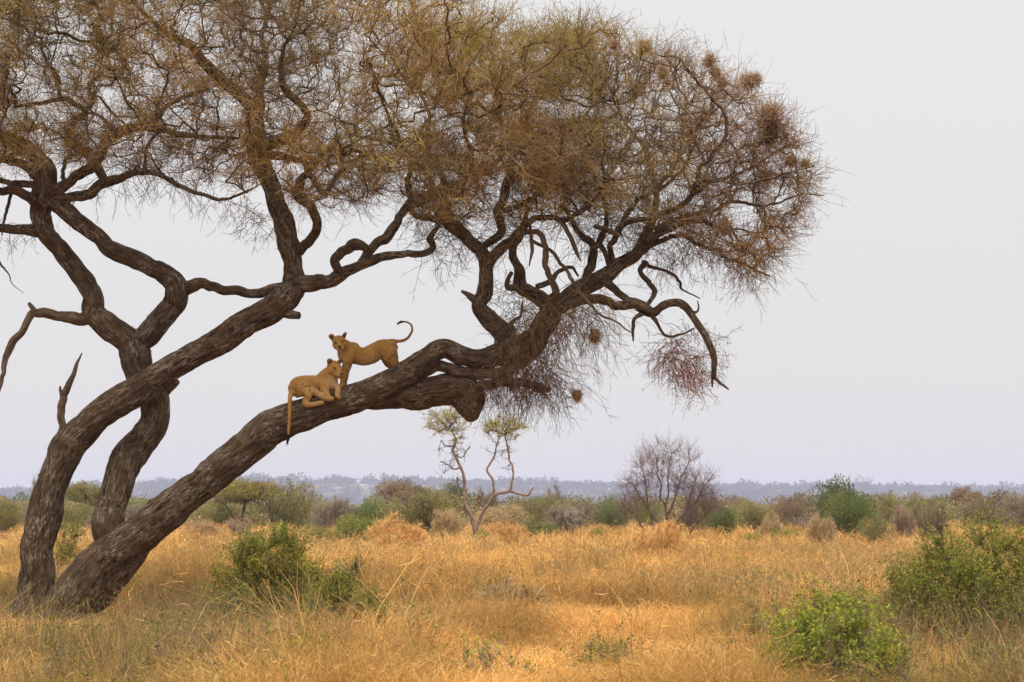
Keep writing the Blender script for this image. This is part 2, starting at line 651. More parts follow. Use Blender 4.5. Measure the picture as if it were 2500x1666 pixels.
M_BARK = mat_bark("acacia_bark", (0.013, 0.008, 0.005), (0.080, 0.050, 0.030), (0.32, 0.26, 0.20), 0.8)
M_BARK_RED = mat_bark("brown_bark", (0.014, 0.008, 0.005), (0.085, 0.050, 0.030), (0.32, 0.24, 0.17), 0.7)
M_DEAD = mat_bark("dead_wood", (0.035, 0.022, 0.015), (0.12, 0.078, 0.052), (0.36, 0.28, 0.21), 0.6)
M_PALEBARK = mat_bark("pale_bark", (0.06, 0.04, 0.03), (0.2, 0.13, 0.09), (0.45, 0.35, 0.26), 0.5)
M_TWIG = mat_attr("twigs")
M_LEAF = mat_attr("leaf", trans=0.35)
M_GRASS = mat_attr("straw", trans=0.3)
M_GROUND = mat_ground()
M_HILL = mat_hill()
M_FUR = mat_fur()
M_EYE = mat_plain("dark_eye", (0.012, 0.008, 0.005), 0.15, 0.5)
M_NOSE = mat_plain("nose_skin", (0.05, 0.025, 0.02), 0.5, 0.3)
M_TUFT = mat_plain("tail_tuft_hair", (0.018, 0.012, 0.010), 0.9, 0.1)
M_NEST = mat_attr("nest_straw", trans=0.15)

# ------------------------------------------------------------------ ground, hills
xs = np.concatenate([np.linspace(-2600, -70, 40), np.linspace(-58, 58, 160), np.linspace(70, 2600, 40)])
ys = np.concatenate([np.linspace(-50, 10, 14), np.linspace(11, 110, 150), np.linspace(114, 700, 40), np.linspace(760, 5800, 50)])
gx, gy = np.meshgrid(xs, ys)
gz = ground_z(gx, gy)
nx_, ny_ = len(xs), len(ys)
ii = np.arange(nx_ * ny_).reshape(ny_, nx_)
gf = np.stack([ii[:-1, :-1], ii[:-1, 1:], ii[1:, 1:], ii[1:, :-1]], -1).reshape(-1, 4)
o = link("ground", make_mesh("ground", np.stack([gx, gy, gz], -1), gf, M_GROUND))
tag(o, "dry earth plain beneath the straw-coloured savanna grass", "ground", kind="structure")


def hill_profile(px):
    """height in photo pixels of the ridge line above the bottom of the hills"""
    return np.interp(px, [-400, 0, 150, 330, 470, 640, 760, 860, 950, 1060, 1180, 1300, 1450, 1600, 1750, 1850, 1960, 2080, 2200, 2330, 2450, 2600, 2900],
                     [1216, 1212, 1204, 1196, 1186, 1182, 1184, 1186, 1184, 1186, 1190, 1190, 1194, 1198, 1200, 1198, 1197, 1199, 1203, 1203, 1205, 1210, 1214])


def hill_h(x, y, y0=1010.0, y1=1150.0):
    px = W_PX / 2 + x / 4480.0 * F_PX
    top = CAM_H + (HORIZON - hill_profile(px)) / F_PX * 4480.0
    f = np.clip((y - 3520.0) / 960.0, 0, 1)
    f = f * f * (3 - 2 * f)
    b = np.clip((5600.0 - y) / 920.0, 0, 1)
    return (top + 1.0) * f * b - 1.0


hx, hy = np.meshgrid(np.linspace(-2300, 2300, 160), np.linspace(3440, 5680, 60))
hz = hill_h(hx, hy) + (fbm(np.stack([hx * 0.005, hy * 0.005, 0 * hx], -1), 3) - 0.5) * 6.4 * np.clip((hy - 3520) / 400, 0, 1) * np.clip((5600 - hy) / 400, 0, 1)
ii = np.arange(hx.size).reshape(hx.shape)
hf = np.stack([ii[:-1, :-1], ii[:-1, 1:], ii[1:, 1:], ii[1:, :-1]], -1).reshape(-1, 4)
o = link("hills", make_mesh("hills", np.stack([hx, hy, hz], -1), hf, M_HILL))
tag(o, "low bluish scrub-covered hills along the horizon", "hills", kind="structure")

# scattered trees on the hills: one far-off wood that reads as one mass
rng = np.random.default_rng(3)
acc = Acc()
nh = 1700
tx = rng.uniform(-1600, 1600, nh)
ty = np.where(rng.random(nh) < 0.33, rng.uniform(4340, 4640, nh), rng.uniform(3600, 4480, nh))
tz = hill_h(tx, ty)
for x, y, z in zip(tx, ty, tz):
    w = rng.uniform(8, 22)
    h = rng.uniform(8, 19) if rng.random() < 0.9 else rng.uniform(19, 28)
    n = 46
    u = unit(rng.normal(size=(n, 3))) * rng.random((n, 1)) ** 0.4
    P = np.array([x, y, z + h * 0.62]) + u * np.array([w, w, h * 0.36])
    V, F = leaf_faces(P, rng.uniform(4.0, 8, n), aspect=0.8, rng=rng)
    g = rng.uniform(0.8, 1.2)
    acc.add(V, F, col=np.array([0.075, 0.08, 0.045]) * g)
    V, F = strands(np.array([[[x, y, z - 1.0], [x, y, z + h * 0.6]]]), np.array([[0.9, 0.5]]), 4)
    acc.add(V, F, col=np.array([0.07, 0.055, 0.045]))
o = link("hillside_woods", acc.mesh("hillside_woods", M_LEAF, False))
tag(o, "far scattered savanna trees covering the hazy hills", "woods", kind="stuff")


# ------------------------------------------------------------------ the leaning acacia
Y0 = 32.4
PX = 150.0                                             # photo pixels per metre at the tree


def world_pts(rows, d0=0.0, d1=None):
    """rows of (px, py, width px[, depth]) -> points and radii"""
    rows = [tuple(r) for r in rows]
    n = len(rows)
    s = np.concatenate([[0], np.cumsum([math.hypot(rows[i + 1][0] - rows[i][0], rows[i + 1][1] - rows[i][1]) for i in range(n - 1)])])
    s = s / max(s[-1], 1e-6)
    dep = np.array([r[3] if len(r) > 3 else d0 + ((d0 if d1 is None else d1) - d0) * s[i] for i, r in enumerate(rows)])
    P = at([r[0] for r in rows], [r[1] for r in rows], Y0 + dep)
    R = np.array([r[2] for r in rows]) / 2 / PX * (1 + dep / Y0)
    return P, R


base_pt = at(120, 1480, Y0)
gz0 = float(ground_z(base_pt[0], Y0))
acacia = empty("acacia_tree", (float(base_pt[0]), Y0, gz0))
tag(acacia, "huge leaning umbrella acacia with dark trunks and twiggy crown carrying both lions", "tree")

SEEDS, SEEDLEN = [], []
seed_no = [1]


def wood(part, rows, mat, d0=0.0, d1=None, label=None, amp=1.0, seedable=True, acc=None, base_len=0.0, taper=False, res=0.028):
    P, R = world_pts(rows, d0, d1)
    own = acc is None
    if own:
        acc = Acc()
    seed_no[0] += 1
    SPt, SR = limb_tube(acc, P, R, seed=seed_no[0], bark_amp=amp, taper_end=taper, res=res)
    if seedable:
        s = np.concatenate([[0], np.cumsum(np.linalg.norm(np.diff(SPt, axis=0), axis=1))])
        k = max(1, int(0.22 / (s[-1] / len(s))))
        SEEDS.append(SPt[::k]); SEEDLEN.append(base_len + s[::k])
    if own:
        o = link(part, acc.mesh(part, mat), acacia)
        if label:
            o["label"] = label
        return o


# three main stems
wood("trunk", [(70, 1530, 118, 0.05), (78, 1500, 104, 0.05), (85, 1450, 88, 0.02), (92, 1400, 80), (98, 1340, 75), (110, 1270, 78), (128, 1200, 79), (155, 1130, 79), (175, 1090, 80), (200, 1058, 75),
               (240, 1026, 72), (284, 993, 70), (355, 938, 64), (425, 889, 61), (532, 837, 60), (603, 794, 60), (660, 757, 64), (700, 718, 64), (722, 684, 52), (716, 655, 40)],
     M_BARK, label="tall left stem curving up and right across the other stems", seedable=False, res=0.024)
wood("trunk", [(150, 1545, 140, 0.0), (170, 1480, 108, 0.0), (208, 1424, 102, 0.0), (259, 1355, 94, 0.0), (347, 1282, 90, 0.0), (425, 1222, 84), (503, 1163, 82), (603, 1081, 81), (640, 1053, 82), (706, 1026, 84), (764, 1008, 81),
               (830, 987, 76), (890, 963, 64), (932, 941, 58), (996, 906, 53), (1038, 877, 48), (1086, 850, 42), (1132, 868, 41), (1174, 878, 46), (1217, 870, 56), (1250, 850, 60)],
     M_BARK, label="lowest leaning stem that the two lions rest on", seedable=False, res=0.024)
wood("trunk", [(285, 1350, 62, 0.04), (268, 1292, 80, 0.12), (274, 1235, 76, 0.22), (289, 1177, 77, 0.32), (310, 1124, 75, 0.42), (340, 1089, 74, 0.5), (372, 1040, 70, 0.55), (380, 1000, 74, 0.6), (376, 965, 70, 0.6), (352, 915, 72, 0.55), (332, 860, 74, 0.5), (322, 832, 66, 0.5)],
     M_BARK, label="middle curved stem rising behind the other two", seedable=False, res=0.024)
# buttress of old wood under the leaning stem
wood("trunk", [(190, 1535, 84, 0.2), (232, 1455, 74, 0.2), (300, 1370, 72, 0.18), (365, 1300, 54, 0.16), (430, 1240, 40, 0.12), (480, 1195, 22, 0.08)], M_BARK_RED, seedable=False,
     label="dark rounded buttress under the leaning stem", taper=True)
wood("root", [(20, 1530, 40, 0.1), (48, 1480, 40, 0.12), (62, 1420, 34, 0.1), (72, 1360, 24, 0.06)], M_BARK, seedable=False, taper=True)
wood("root", [(100, 1545, 70, -0.12), (118, 1500, 52, -0.15), (126, 1455, 30, -0.1)], M_BARK_RED, seedable=False, taper=True)

# limbs of the middle stem
wood("limb", [(330, 850, 60, 0.5), (300, 822, 64, 0.5), (266, 800, 62, 0.5), (232, 765, 56, 0.5), (227, 722, 49, 0.5), (199, 677, 46, 0.5), (167, 638, 45, 0.5), (142, 603, 44, 0.5), (112, 572, 44, 0.45), (102, 535, 48, 0.4), (108, 492, 56, 0.35), (116, 450, 58, 0.3), (108, 408, 48, 0.3), (82, 376, 40, 0.35), (46, 351, 36, 0.4), (0, 331, 31, 0.5), (-60, 305, 26, 0.6), (-140, 250, 20, 0.9), (-220, 190, 14, 1.2)], M_BARK)
wood("limb", [(325, 850, 58, 0.5), (352, 820, 62, 0.5), (398, 772, 60, 0.5), (433, 730, 58, 0.45), (430, 695, 52, 0.4), (393, 667, 44, 0.35), (319, 631, 41, 0.3), (266, 606, 41, 0.3), (241, 582, 39, 0.3), (202, 546, 39, 0.3), (160, 512, 40, 0.3), (125, 485, 44, 0.3)], M_BARK)
wood("limb", [(430, 712, 40, 0.42), (462, 702, 30, 0.4), (489, 691, 25, 0.38), (520, 698, 24, 0.34), (550, 709, 25, 0.3), (603, 716, 24, 0.22), (640, 712, 23, 0.15), (690, 700, 20, 0.05)], M_BARK, seedable=False)
wood("limb", [(105, 560, 34, 0.45), (80, 563, 30, 0.4), (35, 557, 23, 0.3), (0, 553, 19, 0.2), (-60, 540, 15, 0.0), (-140, 480, 10, -0.3)], M_BARK)
wood("limb", [(118, 470, 40, 0.3), (152, 457, 27, 0.2), (199, 422, 25, 0.0), (227, 401, 26, -0.1), (262, 355, 28, -0.2), (294, 323, 26, -0.3), (337, 308, 19, -0.5), (376, 316, 16, -0.6), (443, 330, 14, -0.8), (514, 337, 10, -1.0), (585, 337, 7, -1.2)], M_BARK)
wood("limb", [(340, 308, 14, -0.5), (376, 303, 13, -0.5), (397, 266, 12, -0.3), (443, 241, 9, -0.1), (496, 224, 6, 0.2)], M_BARK)
wood("limb", [(130, 490, 34, 0.3), (163, 479, 24, 0.2), (213, 472, 26, 0.1), (248, 449, 24, 0.0), (301, 433, 18, -0.2), (355, 421, 16, -0.4), (390, 426, 12, -0.5), (443, 457, 12, -0.7), (496, 475, 10, -0.9), (543, 489, 8, -1.0), (603, 468, 6, -1.1), (631, 453, 4, -1.1)], M_BARK)
wood("limb", [(255, 450, 22, 0.0), (248, 425, 22, 0.1), (227, 390, 24, 0.2), (191, 365, 22, 0.3), (167, 347, 20, 0.4), (170, 319, 18, 0.5), (191, 287, 18, 0.5), (206, 269, 16, 0.5), (177, 248, 13, 0.4), (142, 245, 12, 0.3), (89, 252, 9, 0.1), (35, 262, 6, -0.2)], M_BARK)
wood("limb", [(206, 272, 14, 0.5), (227, 248, 12, 0.6), (220, 213, 12, 0.8), (241, 177, 8, 1.0), (255, 120, 6, 1.3)], M_BARK)
wood("limb", [(112, 452, 26, 0.3), (97, 440, 22, 0.2), (71, 415, 22, 0.0), (35, 397, 20, -0.2), (0, 392, 18, -0.4), (-60, 385, 14, -0.8), (-120, 340, 10, -1.2)], M_BARK)
wood("limb", [(110, 456, 24, 0.4), (92, 454, 20, 0.5), (53, 450, 18, 0.7), (0, 440, 14, 1.0), (-60, 420, 12, 1.3)], M_BARK)
wood("limb", [(106, 512, 26, 0.3), (85, 493, 24, 0.2), (43, 470, 22, 0.0), (0, 468, 18, -0.1), (-70, 455, 14, -0.5)], M_BARK)
wood("limb", [(355, 420, 12, -0.4), (355, 383, 9, -0.4), (365, 347, 8, -0.4), (387, 325, 6, -0.4)], M_BARK)
wood("limb", [(160, 460, 12, 0.2), (154, 412, 10, 0.1), (174, 381, 9, 0.0), (198, 374, 5, 0.0)], M_BARK)
wood("limb", [(270, 352, 10, -0.2), (266, 305, 8, -0.2), (240, 283, 7, -0.2), (210, 275, 6, -0.2)], M_BARK)
wood("limb", [(28, 472, 9, 0.1), (18, 500, 8, 0.1), (8, 550, 6, 0.05), (4, 575, 3, 0.0)], M_BARK, seedable=False)
wood("limb", [(-20, 620, 8, -0.2), (8, 650, 5, -0.25), (24, 675, 3, -0.3), (36, 700, 2, -0.3), (58, 716, 1.5, -0.35)], M_BARK, seedable=False)

# limbs of the tall left stem
wood("limb", [(718, 690, 54, 0.0), (711, 655, 50, 0.05), (705, 610, 48, 0.1), (698, 565, 49, 0.15), (681, 515, 48, 0.2), (656, 443, 46, 0.3), (635, 390, 50, 0.4), (623, 350, 52, 0.45), (620, 301, 45, 0.5), (622, 268, 40, 0.5), (603, 245, 32, 0.5), (553, 202, 28, 0.4), (496, 149, 24, 0.2), (461, 113, 18, 0.0), (408, 85, 13, -0.3), (340, 20, 10, -0.6), (270, -60, 7, -1.0)], M_BARK)
wood("limb", [(626, 275, 30, 0.5), (633, 250, 24, 0.6), (631, 227, 22, 0.7), (635, 198, 20, 0.8), (649, 152, 14, 1.0), (640, 90, 11, 1.3), (660, 20, 8, 1.6), (650, -80, 6, 2.0)], M_BARK)
wood("limb", [(632, 368, 36, 0.4), (660, 352, 32, 0.3), (691, 340, 30, 0.1), (735, 314, 26, -0.2), (748, 284, 22, -0.4), (727, 252, 21, -0.5), (695, 218, 18, -0.6), (684, 177, 14, -0.8), (688, 130, 10, -1.1), (720, 60, 7, -1.5), (740, -40, 5, -2.0)], M_BARK)
wood("limb", [(638, 380, 26, 0.4), (691, 383, 20, 0.2), (735, 392, 16, 0.0), (762, 430, 16, -0.2), (771, 448, 14, -0.3), (789, 472, 12, -0.4), (815, 445, 10, -0.6), (852, 400, 9, -0.8), (900, 370, 7, -1.0)], M_BARK)
wood("limb", [(730, 615, 26, 0.05), (740, 602, 24, 0.0), (764, 578, 23, -0.1), (770, 540, 24, -0.2), (759, 507, 25, -0.25), (736, 487, 24, -0.3), (724, 470, 22, -0.3), (730, 441, 22, -0.3), (748, 422, 16, -0.3), (790, 380, 12, -0.2), (830, 330, 9, 0.0)], M_BARK)
wood("limb", [(715, 692, 46, 0.0), (749, 690, 37, -0.05), (799, 686, 35, -0.1), (841, 672, 31, -0.1), (870, 652, 24, -0.15), (919, 630, 22, -0.2), (972, 619, 18, -0.3), (1036, 622, 18, -0.4), (1057, 604, 18, -0.4), (1047, 582, 15, -0.5), (1066, 553, 10, -0.6), (1090, 520, 7, -0.8), (1110, 470, 5, -1.0)], M_BARK)
wood("limb", [(836, 672, 24, -0.1), (820, 650, 22, -0.2), (820, 631, 22, -0.25), (841, 610, 22, -0.3), (870, 598, 25, -0.3), (895, 612, 18, -0.25), (906, 636, 14, -0.2)], M_BARK, seedable=False)
wood("limb", [(880, 650, 24, -0.15), (898, 625, 22, -0.1), (919, 597, 22, 0.0), (947, 576, 24, 0.1), (966, 545, 21, 0.2), (985, 518, 23, 0.3), (1019, 493, 28, 0.4), (1072, 471, 30, 0.4), (1125, 457, 27, 0.4), (1161, 436, 18, 0.5), (1203, 408, 13, 0.7), (1240, 360, 10, 1.0), (1270, 300, 7, 1.3)], M_BARK)
wood("limb", [(1075, 472, 22, 0.4), (1082, 440, 16, 0.6), (1065, 400, 13, 0.9), (1040, 350, 11, 1.2), (1050, 290, 9, 1.5), (1020, 210, 7, 1.8)], M_BARK)
wood("limb", [(1010, 498, 18, 0.4), (998, 450, 14, 0.2), (1003, 400, 12, 0.0), (985, 360, 11, -0.2), (960, 310, 9, -0.5), (930, 240, 8, -0.9), (900, 150, 6, -1.3)], M_BARK)
wood("limb", [(1060, 474, 14, 0.4), (1045, 425, 11, 0.3), (1020, 395, 9, 0.2), (985, 365, 7, 0.1), (930, 345, 6, -0.1), (860, 330, 5, -0.3)], M_BARK)
wood("limb", [(690, 760, 30, 0.0), (712, 769, 22, -0.08), (731, 771, 16, -0.14)], M_BARK, seedable=False)
wood("limb", [(388, 965, 34, 0.6), (408, 950, 28, 0.62), (424, 938, 20, 0.64), (436, 930, 10, 0.65)], M_BARK, seedable=False)

# lower broken limb and its neighbours
wood("limb", [(850, 990, 40, 0.15), (890, 980, 50, 0.2), (932, 977, 55, 0.2), (983, 970, 64, 0.2), (1030, 962, 70, 0.2), (1075, 957, 66, 0.2), (1108, 959, 72, 0.2), (1131, 971, 76, 0.19), (1142, 986, 68, 0.18), (1148, 1002, 56, 0.17), (1151, 1016, 40, 0.16), (1153, 1027, 22, 0.15)], M_BARK_RED, seedable=False, label="thick broken limb ending in a hanging knob", res=0.02, amp=1.5)
wood("limb", [(1010, 920, 30, 0.1), (1035, 908, 30, 0.1), (1075, 897, 27, 0.08), (1132, 909, 28, 0.05), (1185, 918, 28, 0.0), (1238, 908, 26, -0.05), (1275, 885, 30, -0.05)], M_BARK, seedable=False)
wood("limb", [(1120, 938, 28, 0.2), (1155, 942, 24, 0.15), (1185, 941, 22, 0.1), (1256, 934, 24, 0.0), (1309, 946, 21, -0.1), (1341, 953, 14, -0.15)], M_BARK_RED, seedable=False)

# right hub: the left limb
wood("limb", [(1235, 855, 50, 0.0), (1222, 815, 42, -0.05), (1191, 775, 40, -0.1), (1170, 741, 38, -0.15), (1181, 712, 38, -0.2), (1187, 677, 35, -0.25), (1188, 642, 35, -0.3), (1177, 610, 35, -0.35), (1149, 580, 33, -0.4), (1117, 558, 30, -0.45), (1085, 538, 27, -0.5), (1053, 534, 17, -0.5), (1020, 530, 14, -0.4), (1006, 512, 13, -0.3), (1016, 492, 12, -0.1)], M_BARK)
wood("limb", [(1165, 735, 22, -0.15), (1145, 722, 14, -0.25), (1127, 711, 7, -0.3)], M_DEAD, seedable=False)
wood("limb", [(1090, 540, 24, -0.5), (1082, 511, 22, -0.5), (1090, 480, 18, -0.6), (1140, 430, 12, -0.8), (1150, 370, 10, -1.0), (1130, 300, 8, -1.3), (1150, 220, 6, -1.6)], M_BARK)
wood("limb", [(1190, 650, 28, -0.3), (1206, 622, 27, -0.4), (1238, 592, 26, -0.5), (1262, 571, 28, -0.55), (1284, 545, 19, -0.6), (1319, 535, 16, -0.7), (1355, 535, 14, -0.8), (1400, 530, 11, -0.9), (1440, 500, 9, -1.1), (1480, 440, 7, -1.4)], M_BARK)
wood("limb", [(1182, 600, 20, -0.35), (1215, 575, 20, -0.3), (1220, 540, 21, -0.2), (1216, 515, 22, -0.1), (1228, 490, 22, 0.0), (1243, 426, 21, 0.2), (1253, 383, 18, 0.4), (1262, 345, 15, 0.5), (1275, 300, 12, 0.7), (1317, 227, 9, 1.0), (1340, 150, 6, 1.3)], M_BARK)
wood("limb", [(1262, 360, 12, 0.5), (1300, 330, 11, 0.3), (1350, 320, 9, 0.1), (1420, 290, 7, -0.2), (1480, 230, 5, -0.6)], M_BARK)
wood("limb", [(1230, 515, 14, -0.1), (1275, 500, 13, -0.2), (1330, 470, 11, -0.4), (1390, 440, 9, -0.6), (1450, 380, 7, -1.0)], M_BARK)
# right hub: the main rising limb
wood("limb", [(1225, 880, 60, 0.02), (1262, 862, 66, 0.0), (1290, 845, 62, 0.0), (1318, 810, 55, 0.0), (1348, 765, 52, 0.05), (1374, 735, 45, 0.1), (1418, 706, 41, 0.15), (1457, 685, 42, 0.2), (1489, 667, 40, 0.2), (1514, 645, 35, 0.2), (1553, 621, 31, 0.2), (1569, 597, 28, 0.2), (1583, 562, 23, 0.25), (1597, 521, 18, 0.3), (1601, 472, 14, 0.4), (1587, 408, 12, 0.6), (1570, 358, 10, 0.8), (1538, 316, 8, 1.1), (1500, 250, 6, 1.5)], M_BARK)
wood("limb", [(1250, 880, 40, -0.08), (1235, 850, 36, -0.14), (1262, 835, 30, -0.16), (1290, 815, 22, -0.15)], M_BARK, seedable=False)
wood("limb", [(1345, 752, 40, 0.05), (1305, 720, 35, 0.1), (1272, 692, 32, 0.15), (1262, 650, 23, 0.2), (1252, 617, 22, 0.25), (1256, 592, 19, 0.3), (1275, 560, 13, 0.4), (1290, 510, 10, 0.6)], M_BARK)
wood("limb", [(1275, 702, 24, 0.15), (1241, 702, 17, 0.05), (1238, 684, 13, 0.0), (1250, 665, 10, 0.0)], M_DEAD, seedable=False)
wood("limb", [(1310, 700, 14, 0.2), (1345, 685, 14, 0.3), (1370, 660, 11, 0.4), (1395, 652, 8, 0.5), (1412, 675, 5, 0.6)], M_BARK, seedable=False)
wood("limb", [(1424, 700, 24, 0.15), (1443, 660, 22, 0.25), (1450, 617, 20, 0.35), (1441, 594, 18, 0.4), (1411, 564, 14, 0.5), (1397, 540, 11, 0.6), (1370, 500, 9, 0.8)], M_BARK)
wood("limb", [(1448, 610, 15, 0.35), (1470, 580, 14, 0.3), (1480, 530, 10, 0.2), (1470, 470, 8, 0.0)], M_BARK)
wood("limb", [(1492, 660, 14, 0.2), (1478, 620, 13, 0.3), (1462, 596, 12, 0.4), (1470, 570, 10, 0.5)], M_BARK, seedable=False)
wood("limb", [(1500, 655, 16, 0.2), (1494, 620, 14, 0.1), (1486, 600, 13, 0.0), (1505, 572, 18, -0.1), (1516, 556, 18, -0.15), (1534, 541, 16, -0.2), (1574, 537, 14, -0.3), (1619, 522, 14, -0.5), (1676, 489, 13, -0.8), (1697, 450, 12, -1.0), (1708, 415, 11, -1.1), (1733, 383, 10, -1.3), (1768, 347, 9, -1.5), (1775, 301, 8, -1.6), (1761, 269, 7, -1.7), (1725, 230, 6, -1.8), (1686, 177, 5, -1.9)], M_BARK)
wood("limb", [(1515, 556, 14, -0.15), (1535, 520, 13, 0.0), (1560, 488, 12, 0.2), (1600, 460, 10, 0.4), (1650, 400, 8, 0.7), (1690, 320, 6, 1.0)], M_BARK)
wood("limb", [(1568, 612, 22, 0.2), (1584, 600, 20, 0.1), (1605, 577, 18, 0.0), (1638, 557, 16, -0.1), (1674, 543, 14, -0.2), (1718, 540, 12, -0.3), (1745, 556, 8, -0.4), (1790, 560, 6, -0.5)], M_BARK)
wood("limb", [(1586, 600, 14, 0.15), (1631, 580, 12, 0.3), (1672, 574, 12, 0.4), (1698, 594, 10, 0.5), (1745, 610, 9, 0.6), (1780, 631, 8, 0.7), (1830, 652, 6, 0.8), (1880, 675, 4, 0.9)], M_BARK)
wood("limb", [(1600, 560, 13, 0.1), (1655, 532, 11, 0.3), (1743, 514, 10, 0.6), (1796, 493, 9, 0.8), (1850, 503, 7, 1.0), (1903, 496, 5, 1.2), (1956, 475, 4, 1.3), (2010, 478, 3, 1.4)], M_BARK)
wood("limb", [(1680, 482, 11, -0.8), (1745, 443, 9, -0.6), (1810, 420, 7, -0.3), (1880, 380, 6, 0.0), (1950, 345, 4, 0.2)], M_BARK)
wood("limb", [(1690, 460, 9, -1.0), (1740, 440, 8, -1.3), (1820, 450, 6, -1.6), (1900, 430, 5, -1.9), (1990, 405, 3, -2.1)], M_BARK)
wood("limb", [(1602, 470, 10, 0.4), (1640, 440, 9, 0.2), (1680, 400, 8, 0.0), (1700, 330, 6, -0.3)], M_BARK)
# right hub: drooping limb
wood("limb", [(1335, 770, 34, -0.02), (1376, 750, 27, -0.05), (1443, 729, 24, -0.08), (1479, 730, 22, -0.1), (1500, 748, 20, -0.1), (1532, 745, 25, -0.12), (1567, 757, 27, -0.15), (1589, 763, 25, -0.16), (1610, 749, 21, -0.18), (1638, 741, 20, -0.2), (1667, 745, 20, -0.24), (1695, 777, 19, -0.28), (1720, 814, 17, -0.32), (1738, 850, 15, -0.35), (1742, 890, 14, -0.38), (1742, 925, 12, -0.4)], M_BARK, seedable=False)
wood("limb", [(1472, 680, 26, 0.15), (1496, 705, 20, 0.05), (1520, 728, 18, -0.02), (1560, 738, 16, -0.08), (1590, 755, 12, -0.12)], M_BARK, seedable=False)
wood("limb", [(1740, 920, 9, -0.4), (1739, 946, 3, -0.4)], M_DEAD, seedable=False)
wood("limb", [(1742, 920, 9, -0.4), (1757, 934, 7, -0.42), (1779, 951, 4, -0.45)], M_DEAD, seedable=False)
wood("limb", [(1572, 764, 14, -0.15), (1548, 782, 9, -0.2), (1544, 805, 8, -0.22), (1546, 833, 4, -0.24)], M_BARK, seedable=False)
wood("limb", [(1590, 768, 13, -0.16), (1604, 790, 8, -0.1), (1615, 812, 7, -0.06), (1640, 823, 7, 0.0), (1662, 818, 5, 0.04), (1695, 803, 3, 0.1)], M_BARK, seedable=False)
wood("limb", [(1576, 640, 16, 0.2), (1565, 662, 12, 0.15), (1586, 686, 13, 0.1), (1600, 711, 12, 0.05), (1584, 738, 10, 0.0), (1572, 752, 8, -0.05)], M_BARK, seedable=False)
wood("limb", [(1582, 650, 10, 0.2), (1606, 656, 8, 0.25), (1638, 670, 8, 0.3), (1658, 692, 7, 0.35), (1664, 706, 5, 0.35), (1709, 729, 3, 0.4)], M_BARK, seedable=False)
wood("limb", [(1662, 750, 8, -0.24), (1694, 762, 7, -0.28), (1705, 755, 5, -0.3), (1703, 735, 3, -0.3)], M_BARK, seedable=False)
# dead wood hanging in the middle
wood("dead_branch", [(1262, 572, 16, -0.56), (1290, 566, 14, -0.62), (1318, 570, 15, -0.66), (1329, 595, 15, -0.68), (1331, 645, 14, -0.66), (1342, 680, 15, -0.6), (1356, 712, 18, -0.5), (1338, 735, 18, -0.35)], M_DEAD, seedable=False)
wood("dead_branch", [(1300, 588, 9, -0.62), (1355, 622, 9, -0.7), (1408, 700, 9, -0.72), (1454, 757, 7, -0.74), (1500, 785, 5, -0.74), (1540, 812, 3, -0.74)], M_DEAD, seedable=False)
wood("dead_branch", [(1372, 540, 12, -0.8), (1393, 580, 11, -0.8), (1405, 610, 10, -0.82), (1418, 638, 4, -0.84)], M_DEAD, seedable=False)
wood("dead_branch", [(1293, 548, 8, -0.6), (1298, 600, 9, -0.64), (1292, 650, 4, -0.66)], M_DEAD, seedable=False)
wood("dead_branch", [(1450, 552, 10, -0.3), (1500, 570, 13, -0.36), (1514, 576, 6, -0.38)], M_DEAD, seedable=False)
wood("dead_branch", [(1310, 870, 12, -0.25), (1302, 835, 12, -0.3), (1310, 790, 11, -0.34), (1335, 745, 9, -0.3), (1350, 720, 6, -0.2)], M_DEAD, seedable=False)
wood("dead_branch", [(1255, 830, 16, -0.2), (1248, 800, 20, -0.22), (1250, 788, 10, -0.24), (1272, 770, 6, -0.26), (1276, 735, 4, -0.28)], M_BARK, seedable=False)
wood("dead_branch", [(1240, 795, 10, -0.2), (1222, 780, 9, -0.26), (1203, 760, 8, -0.3)], M_DEAD, seedable=False)
# dead wood on the left stems
wood("dead_branch", [(215, 775, 34, 0.5), (195, 782, 30, 0.45), (149, 775, 24, 0.35), (110, 768, 22, 0.3), (82, 768, 19, 0.25), (68, 782, 17, 0.2), (53, 806, 17, 0.18), (30, 832, 20, 0.15), (18, 869, 15, 0.1), (6, 925, 11, 0.05), (-8, 975, 5, 0.0)], M_DEAD, seedable=False, label="bleached dead branch bending down at the picture's edge")
wood("dead_branch", [(92, 768, 14, 0.26), (80, 752, 12, 0.24), (70, 740, 8, 0.22)], M_DEAD, seedable=False)
wood("dead_branch", [(148, 1075, 24, 0.0), (149, 1040, 20, 0.0), (151, 1000, 20, 0.0), (157, 964, 18, 0.0), (174, 926, 12, 0.0), (188, 890, 8, 0.0), (200, 862, 3, 0.0)], M_DEAD, seedable=False, label="upright splintered dead spike on the left stem")
wood("dead_branch", [(154, 975, 12, 0.0), (148, 955, 9, -0.03), (147, 943, 4, -0.05)], M_DEAD, seedable=False)

